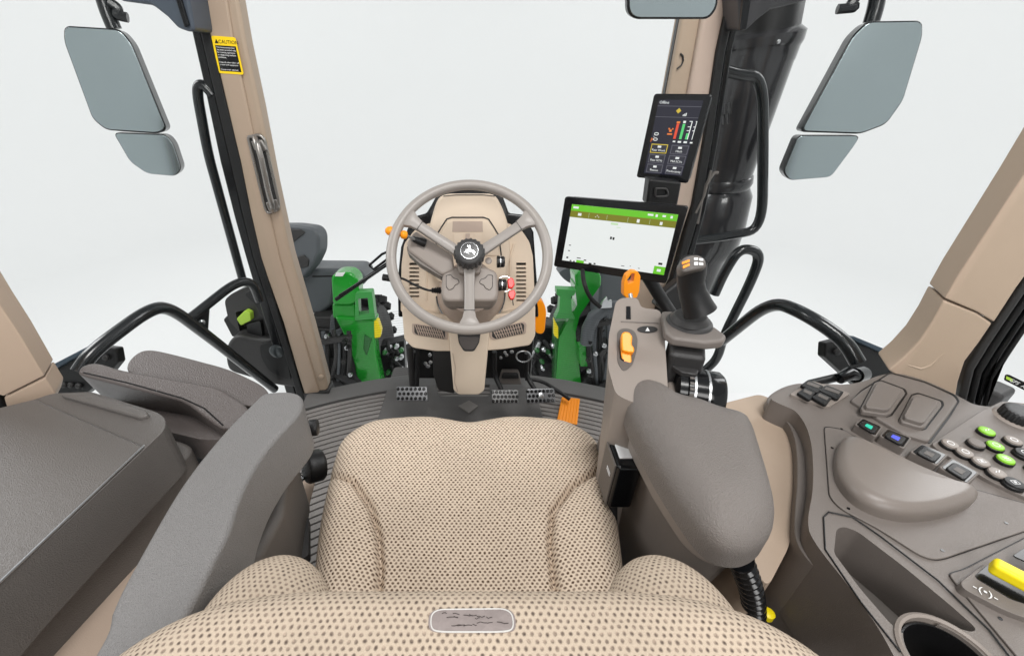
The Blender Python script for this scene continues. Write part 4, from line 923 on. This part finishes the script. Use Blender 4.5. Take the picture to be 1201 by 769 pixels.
# ---------------- steering wheel
t = bpy.data.objects.new('steering_wheel', None); t.location = H; put(t, c)
t.matrix_parent_inverse = Matrix.Translation(-(H - WN * .22)); WORLD[t.name] = Matrix.Translation(H)
Rm, rt = .1935, .0130
def wp(a, r, h=0): return H + EX * (math.cos(a) * r) + WY * (math.sin(a) * r) + WN * h
V, Fc = [], []; N1, N2 = 120, 20
for i in range(N1):
    a = 2 * math.pi * i / N1
    for j in range(N2):
        b = 2 * math.pi * j / N2
        rr_ = rt * (1 + .04 * math.cos(3 * b)); V.append(wp(a, Rm + rr_ * math.cos(b), rr_ * math.sin(b)))
for i in range(N1):
    for j in range(N2): Fc.append([i * N2 + j, ((i + 1) % N1) * N2 + j, ((i + 1) % N1) * N2 + (j + 1) % N2, i * N2 + (j + 1) % N2])
mk('rim', V, Fc, m_wheel, t)
for ang in (148, 32, 270):
    a = R(ang); rd = EX * math.cos(a) + WY * math.sin(a); td = EX * -math.sin(a) + WY * math.cos(a)
    st = []
    for r, wd, h, th in [(.024, .015, -.03, .018), (.05, .0135, -.026, .018), (.10, .0125, -.018, .017), (.145, .013, -.008, .017), (.165, .017, -.002, .018), (.178, .024, 0, .018), (.19, .030, 0, .012)]:
        st.append((H + rd * r + WN * h, wd, th))
    V, Fc = [], []
    for p, wd, th in st:
        for k in range(12):
            b = 2 * math.pi * k / 12; cx, cy = math.cos(b), math.sin(b)
            sx = math.copysign(abs(cx) ** .6, cx); sy = math.copysign(abs(cy) ** .6, cy); V.append(p + td * wd * sx + WN * th * .55 * sy)
    for i in range(len(st) - 1):
        for k in range(12): Fc.append([i * 12 + k, i * 12 + (k + 1) % 12, (i + 1) * 12 + (k + 1) % 12, (i + 1) * 12 + k])
    Fc += [list(range(12))[::-1], [(len(st) - 1) * 12 + k for k in range(12)]]
    sp_ = mk('spoke', V, Fc, m_wheel, t)
    v, f = slab_geo([H + rd * .146 + td * .0135 + WN * .0025, H + rd * .1472 + td * .0135 + WN * .0025, H + rd * .1472 - td * .0135 + WN * .0025, H + rd * .146 - td * .0135 + WN * .0025], WN, .003)
    mk('spoke_joint', v, f, m_dgrey, t)
lathe('hub', m_wheel, t, H - WN * .05, WN, [(.03, 0), (.034, .02), (.033, .04)], 36)
V, Fc = [], []; n = 120
for h, r, am in [(-.012, .034, 0), (-.010, .0375, .0012), (.008, .0375, .0012), (.012, .0350, .0002), (.014, .0335, 0), (.0165, .030, 0), (.0175, .025, 0)]:
    for i in range(n): a = 2 * math.pi * i / n; V.append(wp(a, r + am * (1 if (i // 3) % 2 else -1), h))
for j in range(6):
    for i in range(n): Fc.append([j * n + i, j * n + (i + 1) % n, (j + 1) * n + (i + 1) % n, (j + 1) * n + i])
Fc.append([6 * n + i for i in range(n)]); kb = mk('centre_knob', V, Fc, m_dgrey, t)
v, f = tube_geo([wp(2 * math.pi * k / 48, .0215, .0178) for k in range(49)], .0009, 6); mk('badge_ring', v, f, m_steel, t)
lathe('badge_disc', m_blackg, t, H + WN * .0172, WN, [(.021, 0), (.021, .001)], 40)
deer = [(-.95, -.35), (-.55, -.05), (-.55, .15), (-.2, .3), (-.1, .55), (-.35, .7), (-.25, .95), (-.05, .75), (.1, .95), (.2, .8), (.15, .5), (.25, .2), (.6, .05), (.85, -.1), (.95, -.5), (.75, -.25), (.6, -.3), (.9, -.85), (.45, -.3), (.2, -.2), (-.15, -.15), (-.35, -.3), (.0, -.6), (-.5, -.35), (-.75, -.3)]
pts = [H + EX * x * .0155 + WY * y * .0155 + WN * .0188 for x, y in deer]
slab('leaping_deer_emblem', m_steel, t, pts, WN, .0006, 0)

# ---------------- pedals
def pedal(name, label, px, y, arm_px, studs=True, mat=None):
    t = thing(name, label, 'pedal', aty(px[0][0], px[0][1], y), None)
    P = PY(y, 38, z=at(PY(y), *px[0]).z)
    pslab('pedal_pad', mat or M('pedal_steel', (128, 129, 131), .32, metal=1.0, vary=.3), t, P, px, .012, .003, 3, .006)
    if studs:
        q = ats(up_(P, .001), px[:4]); k = 0
        for j in range(3):
            for i in range(7):
                a, b = (i + .5 + (.25 if j % 2 else -.1)) / 7.2, (j + .55) / 3.1
                c = bil(q, a, b)
                if studs == 'disc' and j == 1 and i in (3, 4): continue
                lathe('rubber_stud', m_blackg, t, c, P[1], [(.0058, -.001), (.0058, .003), (.0035, .0045), (.0030, .0028)], 12)
    if studs == 'disc': lathe('pad_disc', m_steel, t, bil(q, .5, .5), P[1], [(.011, 0), (.011, .002), (.008, .003)], 20)
    tube('pedal_arm', m_black, t, [aty(u, v_, yy) for u, v_, yy in arm_px], .009, .03)
    return t
pedal('clutch_pedal', 'studded metal clutch pedal left of the beige boss', [(465, 453), (501, 453), (502, 470), (465, 470)], 1.22, [(485, 462, 1.24), (486, 440, 1.3), (487, 412, 1.3)])
pedal('brake_pedal', 'studded metal brake pedal just right of the beige boss, darker of the pair', [(576, 457), (608, 457), (609, 473), (577, 473)], 1.22, [(592, 465, 1.24), (580, 440, 1.3), (580, 412, 1.3)], mat=M('worn_steel', (120, 120, 120), .3, metal=.9))
pedal('brake_pedal', 'bright studded metal brake pedal beside the orange accelerator', [(617, 456), (650, 455), (652, 472), (618, 473)], 1.22, [(632, 464, 1.24), (617, 440, 1.3), (618, 414, 1.3)], 'disc')
t = thing('accelerator_pedal', 'orange ribbed accelerator pedal on the floor mat', 'pedal', atz(665, 490, 0))
P = (atz(666, 480, .035), Vector((0, -.45, .9)).normalized())
q = ats(P, [(659, 465), (680.5, 467), (677, 498), (653.5, 492)])
slab('pedal_plate', m_orange, t, q, P[1], .012, .003, 3, .005)
for i in range(6):
    p0, p1 = bil(q, (i + .7) / 6.4, .05), bil(q, (i + .7) / 6.4, .95); mk('rib', *tube_geo([p0, p1], .0022, 6), m_orange, t)
tube('accelerator_rod', m_black, t, [aty(668, 468, 1.28), aty(650, 455, 1.3), aty(634, 446, 1.34), aty(616, 444, 1.34)], .007, .04)

# ---------------- screens
def screen_body(px, width, thick, name, label, cat):
    q = quad3(px, width); P = plane_of(q); t = thing(name, label, cat, (q[2] + q[3]) / 2)
    slab('bezel', m_blackg, t, q, P[1], thick * .4, .003, 3, .008)
    cc = sum(q, Vector()) / 4
    slab('rear_shell', m_black, t, [cc + (p - cc) * .96 - P[1] * thick * .42 for p in q], P[1], thick, .008, 3, .01)
    return t, P, q
t, PM, qm = screen_body([(662.5, 230.5), (807.5, 242), (781, 333), (649, 312.5)], .315, .035, 'wide_monitor', 'wide landscape monitor showing a white field under a green title bar', 'monitor')
qs = ats(up_(PM, .0006), [(671, 239.5), (795.6, 251.7), (778.5, 322.5), (659.3, 305)])
def sc(parent, q, n, rects, mat, name, lift):
    for r in rects: mk(name, *rect_geo(q, *r, n, lift, .0002), mat, parent, smooth=False)
base = mkj('display_panel', [rect_geo(qs, 0, 0, 1, 1, PM[1], .0002, .0003)], e_white, t)
n = PM[1]
sc(base, qs, n, [(0, 0, 1, .105), (.90, .865, 1, 1), (.15, .955, .23, 1)], e_green, 'green_bar', .0006)
sc(base, qs, n, [(0, .105, 1, .215)], e_olive, 'olive_bar', .0006)
sc(base, qs, n, [(.42, .235, .49, .27), (.48, .3, .52, .31)], e_palegreen, 'pale_mark', .0008)
sc(base, qs, n, [(.08, .135, .115, .18), (.27, .14, .28, .15), (.285, .165, .295, .175), (.255, .165, .265, .175), (.655, .135, .68, .19), (.862, .14, .885, .19), (.02, .03, .075, .065), (.74, .03, .79, .06), (.81, .03, .83, .07), (.87, .03, .90, .06), (.94, .03, .96, .07), (.93, .91, .965, .955)], e_white, 'bar_icon', .0010)
sc(base, qs, n, [(.19, .12, .192, .2), (.37, .12, .372, .2), (.57, .12, .572, .2), (.77, .12, .772, .2)], e_palegreen, 'bar_divider', .0010)
dots = [(.44, .47, .458, .515), (.465, .475, .483, .52), (.045, .70, .065, .715), (.045, .80, .065, .815), (.04, .92, .06, .95), (.15, .91, .19, .925), (.225, .93, .25, .95), (.60, .94, .63, .95), (.68, .925, .69, .935), (.76, .94, .775, .95), (.93, .80, .965, .835), (.08, .975, .10, .995), (.12, .98, .135, 1), (.28, .975, .31, 1), (.33, .965, .35, .99)]
sc(base, qs, n, dots, e_blk, 'map_icon', .0010)
# cables and arm behind it
tube('monitor_cable', m_rub, t, [at(up_(PM, -.03), 683, 312), aty(684, 330, 1.1), aty(692, 350, 1.1), aty(704, 360, 1.1)], .006, .08)
tube('monitor_arm', m_black, t, [at(up_(PM, -.03), 740, 290), aty(772, 345, 1.15), aty(790, 372, 1.12)], .018, .05)
pslab('arm_cover', m_black, t, PY(1.05, 20), [(769, 357), (780, 342), (800, 326), (812, 334), (806, 362), (785, 368)], .05, .01, 4)

t, PK, qk = screen_body([(767, 110), (834.5, 110.5), (806, 215.5), (746, 208)], .145, .022, 'corner_display', 'portrait display on the right windscreen pillar with coloured gauge bars', 'display')
qd = ats(up_(PK, .0006), [(773, 117), (825, 118), (799.5, 206.5), (755, 203)])
base = mkj('display_panel', [rect_geo(qd, 0, 0, 1, 1, PK[1], .0002, .0003)], e_dark, t); n = PK[1]
sc(base, qd, n, [(.0, .075, 1, .083), (.0, .215, 1, .222)], e_grey, 'divider', .0006)
sc(base, qd, n, [(.55, .30, .61, .50)], e_red, 'red_gauge', .0006)
sc(base, qd, n, [(.69, .30, .75, .50), (.83, .42, .88, .50)], e_gr2, 'green_gauge', .0006)
sc(base, qd, n, [(.54, .27, .62, .295), (.38, .36, .42, .38), (.47, .36, .50, .38), (.38, .43, .50, .45), (.41, .38, .47, .41)], e_orange, 'amber_icon', .0006)
sc(base, qd, n, [(.69, .26, .75, .29), (.83, .26, .9, .27), (.88, .27, .9, .5), (.97, .26, 1.0, .27), (.985, .27, 1.0, .5), (.56, .525, .62, .545), (.68, .525, .76, .55), (.82, .525, .9, .55), (.97, .53, 1.03, .55), (.82, .33, .88, .34), (.95, .33, 1, .34), (.82, .38, .88, .39), (.95, .38, 1, .39)], e_white, 'gauge_scale', .0006)
cells = [(a, b, a + .42, b + .125) for b in (.58, .72, .86) for a in (.05, .56)]
sc(base, qd, n, [(a, b, c_, min(d, .99)) for a, b, c_, d in cells], e_grey, 'tile_frame', .0005)
sc(base, qd, n, [(cells[0][0], cells[0][1], cells[0][2], cells[0][3])], e_yel, 'active_tile_frame', .0006)
sc(base, qd, n, [(a + .02, b + .012, c_ - .02, min(d, .99) - .01) for a, b, c_, d in cells], M('tile_face', (46, 46, 54), .4, emit=.25), 'tile', .0008)
sc(base, qd, n, [(a + .17, b + .022, a + .26, b + .05) for a, b, c_, d in cells], e_white, 'tile_icon', .0010)
Xd = (qd[1] - qd[0]).normalized(); Yd = (qd[0] - qd[3]).normalized(); Hd = (qd[0] - qd[3]).length
mkj('tile_text', [text_geo(s_, Hd * .042, bil(qd, a + .21, b + .098), Xd, Yd, .0010, 'CENTER') for s_, (a, b, c_, d) in zip(['Rear Work', 'Hitch', 'Rear SCVs', 'Mid SCVs', 'Beacon', 'Productivity'], cells)], e_white, base)
mkj('title_text', [text_geo('Offline', Hd * .05, bil(qd, .03, .05), Xd, Yd, .001), text_geo('0.0', Hd * .10, bil(qd, .06, .42), -Yd, Xd, .001)], e_white, base)
mkj('park_letter', [text_geo('P', Hd * .075, bil(qd, .0, .555), Xd, Yd, .001)], e_orange, base)
v, f = slab_geo([bil(qd, *p) + n * .001 for p in [(.52, .10), (.58, .135), (.52, .17), (.46, .135)]], n, .0003); mk('diamond_icon', v, f, e_yel, base)
sc(base, qd, n, [(.64, .18, .66, .20), (.67, .17, .69, .2), (.70, .16, .72, .2)], e_white, 'signal_icon', .001)
tube('side_cable', m_mgrey, t, [at(up_(PA, .05), 834, 200), at(up_(PA, .05), 826, 230), at(up_(PA, .05), 816, 250)], .003)
b_ = pslab('display_bracket', m_black, t, PY(1.22, 0), [(762, 210), (800, 214), (794, 246), (758, 240)], .04, .006, 3)
v, f = tube_geo(rnd(ats(PY(1.215), [(769, 221), (782, 221), (784, 230), (768, 231), (769, 221)]), .01, 4, closed=False), .003, 8); mk('bracket_ring', v, f, m_dgrey, b_)
# interior mirror
t = thing('interior_mirror', 'rectangular interior mirror cropped by the top edge, above the portrait display', 'mirror', aty(790, 10, 1.05))
P = PY(1.05, -6, z=1.3)
pslab('mirror_housing', m_blackg, t, P, [(735, -30), (845, -30), (842, 10), (832, 23), (745, 23), (736, 16)], .02, .004, 3, .01)
pslab('mirror_pane', m_mirror, t, up_(P, .002), [(738, -28), (842, -28), (839, 9), (830, 20.5), (746, 20.5), (739, 14)], .003, .001, 2, .01)
tube('mirror_stem', m_black, t, [at(up_(P, -.02), 790, -20), at(up_(P, -.06), 795, -60)], .008)

# ================================================================== RIGHT ARMREST CONSOLE
PR = (Vector((0, .573, .74)), Vector((0, -.19, .98)).normalized())
t = thing('armrest_console', 'taupe right armrest console with levers, joystick and black roller', 'armrest', (.33, .55, .3))
pts = rnd(ats(PR, [(722, 354), (729, 349), (748, 349), (752, 361), (774, 363), (779, 385), (784, 466), (770, 480), (738, 470), (722, 462), (713, 430), (714, 394)]), .012, 5)
v, f = slab_geo(pts, PR[1], .3, [p - EZ * .36 + Vector((.012, -.26 * max(0, p.y - .55) / .3, 0)) for p in pts]); cn = mk('console_body', v, f, m_taupe_lt, t, .010, 4)
pslab('body_lower', m_taupe_lt, t, PR, [(720, 440), (738, 443), (800, 470), (850, 490), (898, 590), (900, 628), (880, 646), (848, 650), (815, 628), (776, 570), (745, 512)], .045, .014, 4, .02, lift=-.052)
pslab('body_side', m_taupe, t, PR, [(716, 462), (760, 460), (850, 520), (882, 590), (884, 640), (850, 656), (814, 640), (774, 582), (740, 522)], .42, .015, 4, .02, lift=-.10)
padpx = [(736, 450), (742, 441), (755, 440), (770, 450), (790, 458), (815, 464), (842, 474), (874, 483), (885, 494), (896, 525), (911, 575), (914, 602), (906, 622), (884, 634), (856, 632), (834, 618), (812, 592), (780, 546), (750, 494), (739, 470)]
pq = ats(PZ(.735), padpx); pctr = Vector((sum(p.x for p in pq) / len(pq), sum(p.y for p in pq) / len(pq), .735))
pad = pillow('armrest_pad', m_armr, t, [(p.x - pctr.x, p.y - pctr.y) for p in pq], .018, .07, .042, n=160, rings=20, O=pctr, disp=lambda a, b, r: .004 * (1 - r * r))
pslab('pad_gap', m_black, t, PZ(.685), [(742, 452), (768, 456), (874, 490), (902, 590), (900, 622), (878, 640), (850, 638), (822, 612), (754, 496)], .006, .002, 2, .03)
PT = up_(PR, .0005)
# slots, icon and orange levers
cl = pslab('lever_slot', m_blackg, t, PT, [(734.5, 359), (739.5, 359), (740, 374), (734.5, 374)], .001, .0002, 1, lift=.0008)
v, f = tube_geo(ats(up_(PR, .0005), [(728, 377), (772, 379)]), .0014, 6); mk('panel_seam', v, f, m_taupe, t)
ov = [(759.5 + 12 * math.cos(a), 386 + 4 * math.sin(a)) for a in [2 * math.pi * k / 24 for k in range(24)]]
pslab('oval_badge', m_dgrey, t, PT, ov, .001, .0002, 1, lift=.001)
mkj('oval_symbol', [slab_geo(ats(up_(PR, .0025), [(757, 388), (759.5, 383.5), (762, 388)]), PR[1], .0004)], m_white, t)
pslab('lever_pocket', m_mgrey, t, PT, [(724, 388), (732, 384), (744, 387), (748, 396), (747, 410), (742, 428), (731, 436), (724, 424)], .0015, .0005, 2, .01, lift=.001)
pslab('pocket_slot', m_black, t, PT, [(727, 396), (731, 393), (732, 424), (727, 420)], .001, .0002, 1, .003, lift=.0022)
PQ = (at(up_(PR, .012), 736, 408), Vector((-.15, -.55, .8)).normalized())
pslab('small_lever_top', m_orange, t, PQ, [(729, 391), (732, 388.5), (738, 389), (742, 394), (741, 404), (744, 407), (744, 413), (738, 413), (730, 411), (729, 404)], .018, .004, 4, .003, lift=.008)
pslab('small_lever_foot', m_orange, t, PQ, [(728.5, 411), (740, 412), (741, 424), (737, 428.5), (730, 428)], .016, .004, 4, .003)
PQ = PY(.80, 12)
lev = pslab('shift_lever', m_orange, t, PQ, [(731.5, 346), (732, 332), (735, 323), (742, 317.5), (748, 318), (751.5, 324), (750, 342), (747, 349.5), (735, 350)], .022, .005, 4, .004)
cut(lev, [pgeo(PQ, [(736, 328), (741, 321), (744.5, 321), (743, 330), (737, 332.5)], .05, .01)])
tube('lever_shaft', m_steel, t, [aty(741, 347, .80) + Vector((0, .011, 0)), aty(741.5, 357, .80)], .004)
# joystick base and stick
PJ = PZ(.785)
pslab('joystick_base', m_taupe, t, PJ, [(776, 364), (786, 364), (812, 370), (838, 382), (853, 393), (849, 399), (830, 401), (790, 396), (780, 388)], .018, .006, 4, .006)
pslab('base_column', m_dgrey, t, PZ(.76), [(786, 390), (828, 396), (829, 420), (786, 414)], .10, .008, 3)
c0 = at(PZ(.79), 809, 375.5)
lathe('stick_gaiter', m_dgrey, t, c0 - EZ * .008, EZ + Vector((-.05, 0, 0)), [(.040, 0), (.0385, .005), (.036, .008), (.033, .009), (.031, .013), (.028, .017), (.026, .019)], 40)
j = [(821, 366), (817, 356), (812, 342), (810, 330), (811, 318), (814, 306)]
ys = [.655, .66, .665, .668, .668, .665]
v, f = tube_geo([aty(u, v_, y) for (u, v_), y in zip(j, ys)], [.027, .024, .0215, .021, .0225, .020], 24)
gp = mk('joystick_grip', v, f, m_black, t)
PH = (aty(813, 308, .645), Vector((-.25, -.75, .6)).normalized())
pslab('joystick_head', m_mgrey, t, PH, [(798, 307), (803, 301), (811, 298.5), (821, 299), (828, 304), (829, 314), (815, 317), (801, 320), (798, 314)], .035, .006, 4, .005, lift=.004)
for px in ([(800, 307), (809, 304), (809, 307), (800, 310)], [(801, 311.5), (809, 308.5), (809, 311.5), (801, 315)]): pslab('orange_key', m_orange, t, PH, px, .003, .0008, 2, .001, lift=.006)
for px in ([(814, 302), (819, 302), (819, 305), (814, 305)], [(820, 302.5), (825, 303), (825, 306), (820, 305.5)], [(814, 307), (819, 307), (819, 311), (814, 311)], [(820, 307.5), (825, 308), (825, 311), (820, 311)]): pslab('grey_key', m_white, t, PH, px, .002, .0005, 1, .001, lift=.0055)
# roller
rc = atz(817, 462, .685); axr = Vector((1, -.25, -.02)).normalized()
V, Fc = [], []
prof = [(.036, -.042), (.042, -.038), (.042, -.026), (.040, -.025)] + [(.0435, -.024), (.0435, -.016), (.041, -.015), (.0445, -.013), (.0445, .006), (.042, .007), (.0445, .009), (.0445, .030), (.040, .036), (.03, .038)]
lathe('roller', m_blackg, t, rc, axr, prof, 48)
for h in (-.0145, .008): lathe('roller_band', m_steel, t, rc + axr * h, axr, [(.0452, -.0018), (.0452, .0018)], 48)
for i in range(28):
    a = 2 * math.pi * i / 28; e1 = axr.orthogonal().normalized(); e2 = axr.cross(e1); rd = e1 * math.cos(a) + e2 * math.sin(a)
    mk('roller_tooth', *box_geo(rc + rd * .0438 - axr * .0205, axr, axr.cross(rd), rd, .007, .004, .003), m_mgrey, t)
pslab('roller_key', m_dgrey, t, PZ(.735), [(787, 428), (800, 424), (820, 433), (818, 439), (800, 436)], .010, .004, 3, .004)
pslab('roller_cheek', m_taupe_lt, t, PZ(.70), [(782, 434), (797, 436), (800, 474), (784, 470)], .06, .01, 4, .01)

# pouch clipped to the inner side
t = thing('side_pouch', 'black box clipped to the inner side of the right armrest console beside the seat', 'box', (.26, .5, .5))
box('pouch_body', m_blackg, t, (.262, .517, .575), (.042, .055, .105), .006)
box('pouch_face', m_mgrey, t, (.2395, .520, .577), (.003, .052, .100), .001)
box('pouch_flap', m_white, t, (.264, .522, .6295), (.030, .030, .003), .001)
for z in (.596, .591): box('pouch_mark', m_white, t, (.2375, .512, z), (.001, .018, .0018), .0003)
tube('pouch_strap', m_rub, t, [(.255, .515, .53), (.262, .49, .45), (.27, .47, .36)], .010, .03)
# corrugated hose
t = thing('corrugated_hose', 'black corrugated hose dropping from the rear of the right armrest', 'hose', atz(885, 722, .40))
p0, p1 = atz(868, 655, .64), atz(884, 728, .44)
pth = [p0 + (p1 - p0) * (i / 60) + Vector((.006 * math.sin(i / 60 * 3), 0, 0)) for i in range(61)]
v, f = tube_geo(pth, [(.0165, .0165, .0155, .012, .012)[i % 5] for i in range(61)], 20); mk('hose', v, f, m_blackg, t)
lathe('hose_clip', m_yellow, t, atz(899, 722, .46), EZ, [(.009, 0), (.009, .010), (.006, .012)], 16)

# ================================================================== SEAT
t = thing('driver_seat', 'driver seat in cream woven fabric, seen from above its backrest', 'seat', (0, .45, 0))
sl = [(-.115, .775), (-.140, .62), (-.162, .575), (-.178, .52), (-.183, .45), (-.180, .34), (-.178, .2)]
seamL = [at(PZ(.5), *p) for p in [(380, 548), (415, 566), (435, 595), (444, 628), (446, 666), (442, 720)]]
seamR = [at(PZ(.5), *p) for p in [(712, 546), (672, 570), (649, 599), (646, 633), (649, 666), (655, 720)]]
def seam_d(x, y, sm):
    best = 9; sg = 1
    for a, b in zip(sm[:-1], sm[1:]):
        dx, dy = b.x - a.x, b.y - a.y; tt = max(0, min(1, ((x - a.x) * dx + (y - a.y) * dy) / (dx * dx + dy * dy)))
        d = math.hypot(x - a.x - dx * tt, y - a.y - dy * tt)
        if d < best: best = d; sg = 1 if (dx * (y - a.y) - dy * (x - a.x)) > 0 else -1
    return best, sg
def cush(x, y, r):
    h = 0.0
    dl, sgl = seam_d(x, y, seamL); dr, sgr = seam_d(x, y, seamR)
    outL = sgl < 0 and x < 0; outR = sgr > 0 and x > 0
    h -= .016 * math.exp(-(dl / .006) ** 2) + .016 * math.exp(-(dr / .006) ** 2)
    if outL: h += .019 * (1 - math.exp(-dl / .035))
    if outR: h += .019 * (1 - math.exp(-dr / .035))
    h += .006 * math.exp(-((y - .70) / .08) ** 2) * (1 - math.exp(-(x / .06) ** 2))       # thigh humps at the front
    h -= .010 * math.exp(-((y - .42) / .16) ** 2 - (x / .12) ** 2)
    return h
ol = [(0, .752), (.05, .760), (.10, .768), (.16, .765), (.232, .750), (.279, .702), (.285, .64), (.279, .56), (.268, .47), (.246, .36), (.21, .22), (.12, .2), (0, .2)]
ol += [(-x, y) for x, y in ol[1:-1]][::-1]
pillow('seat_cushion', m_fab, t, ol, .505, .12, .055, n=320, rings=90, disp=cush)
pan = [(x * .95, y) for x, y in [(.26, .22), (.27, .6), (.18, .70), (-.18, .70), (-.27, .6), (-.26, .22)]]
slab('seat_pan', m_rub, t, [Vector((x, y, .395)) for x, y in pan], EZ, .05, .015, 3, .05)
slab('suspension_base', m_dgrey, t, [Vector((x * .8, y * .9, .34)) for x, y in pan], EZ, .34, .015, 3, .05)
# backrest: broad head section and two side wings
hb = [(0, .214), (.07, .214), (.14, .213), (.20, .203), (.245, .180), (.275, .140), (.29, .08), (.295, 0), (.27, -.08), (.14, -.10), (0, -.10), (-.14, -.10), (-.27, -.08), (-.295, 0), (-.29, .08), (-.275, .140), (-.245, .180), (-.20, .203), (-.14, .213), (-.07, .214)]
bk = pillow('backrest', m_fab2, t, [(x * 1.11, y + (.005 if y > .1 else 0)) for x, y in hb], .797, .42, .028, n=260, rings=60, disp=lambda a, b, r: .012 * (1 - r * r))
for s in (-1, 1):
    wg = [(.208 * s + .070 * math.cos(a) * s, .200 + .096 * math.sin(a)) for a in [2 * math.pi * k / 16 for k in range(16)]]
    pillow('side_bolster', m_fab2, t, wg[::s], .745, .30, .050, n=120, rings=24, disp=lambda a, b, r: .012 * (1 - r * r))
lp = rnd(ats(PZ(.8), [(503, 714), (603, 713), (607, 738), (595, 742), (512, 742), (501, 738)]), .012, 6)
c = sum(lp, Vector()) / len(lp)
from mathutils.bvhtree import BVHTree
bvh = BVHTree.FromPolygons([v_.co.copy() for v_ in bk.data.vertices], [tuple(p_.vertices) for p_ in bk.data.polygons])
def on_back(p, k, h):
    q_ = c + (p - c) * k; d_ = (q_ - EYE).normalized(); hit = bvh.ray_cast(EYE, d_)
    return hit[0] + (hit[1] if hit[1].z > 0 else -hit[1]) * h
v = [on_back(p, k, h) for k, h in ((1, -.002), (.985, .0008), (.96, .0011), (.0, .0012)) for p in lp]; m_ = len(lp)
f = [[i * m_ + s, i * m_ + (s + 1) % m_, (i + 1) * m_ + (s + 1) % m_, (i + 1) * m_ + s] for i in range(3) for s in range(m_)]
lb = mk('worn_badge', v, f, m_patch, bk)
v, f = tube_geo([on_back(p, .93, .0008) for p in lp + [lp[0]]], .0007, 6); mk('badge_border', v, f, M('border_print', (190, 188, 184), .5), lb)

cu_, cv_ = 552, 727; sq = random.Random(4); g = []
for i in range(16):
    u, v_ = cu_ + sq.uniform(-38, 34), cv_ + sq.uniform(-8, 8); ln = sq.uniform(4, 14)
    pp_ = [at(PZ(.8), u + ln * k / 3, v_ + sq.uniform(-1, 1)) for k in range(4)]
    g.append(tube_geo([on_back(p, 1, .0012) for p in pp_], .00035, 4))
o = mkj('scuff_marks', g, M('scuff_dark', (58, 50, 48), .8), lb); o['kind'] = 'stuff'
# left armrest
ar = sslab('armrest', m_arm, t, PZ(.74), [(300, 468), (310, 460), (336, 458), (350, 461), (355, 469), (350, 484), (318, 520), (296, 552), (280, 586), (269, 620), (252, 655), (226, 706), (170, 800), (120, 860), (60, 860), (122, 745), (130, 716), (156, 664), (212, 569), (262, 506)], .10, .042, 10, n=130)
ar['label'] = 'wide grey left armrest'
pslab('armrest_mount', m_mgrey, ar, PZ(.60), [(300, 510), (345, 520), (330, 600), (280, 690), (220, 690), (250, 600)], .18, .02, 3)
lathe('armrest_wheel', m_black, ar, atz(362, 502, .66), (1, .2, 0), [(.012, 0), (.014, .003), (.014, .014), (.011, .016)], 24)

# belt retractor and buckle beside the seat
t = thing('belt_retractor', 'round black seat belt reel between the left armrest and the cushion', 'seat belt reel', atz(366, 560, .36))
lathe('reel_housing', m_black, t, atz(361, 548, .47), (-.75, -.55, .3), [(.030, -.03), (.033, -.026), (.033, 0), (.030, .004), (.02, .005)], 32)
pslab('reel_bracket', m_blackg, t, PY(.55, 30), [(346, 556), (356, 560), (362, 575), (354, 584), (348, 570)], .012, .003)
tube('reel_rod', m_steel, t, [atz(338, 548, .46), atz(356, 562, .45)], .005)
t = thing('belt_buckle', 'black seat belt buckle lying low between the left armrest and cushion', 'buckle', atz(345, 640, .36))
pslab('buckle_body', m_blackg, t, PZ(.45), [(326, 604), (332, 599), (350, 618), (356, 636), (346, 640), (336, 628)], .03, .006, 3, .004)
pslab('buckle_tongue', m_dgrey, t, PZ(.455), [(352, 612), (362, 606), (362, 650), (348, 660), (340, 646)], .02, .006, 3, .004)
tube('belt_webbing', m_rub, t, [atz(345, 630, .44), atz(335, 660, .42), atz(350, 690, .40)], .012, .03)
tag(tube('seat_rail', m_trim, None, [atz(346, 620, .32), atz(362, 560, .32)], .018), 'beige rail beside the seat cushion under the left armrest', 'rail')
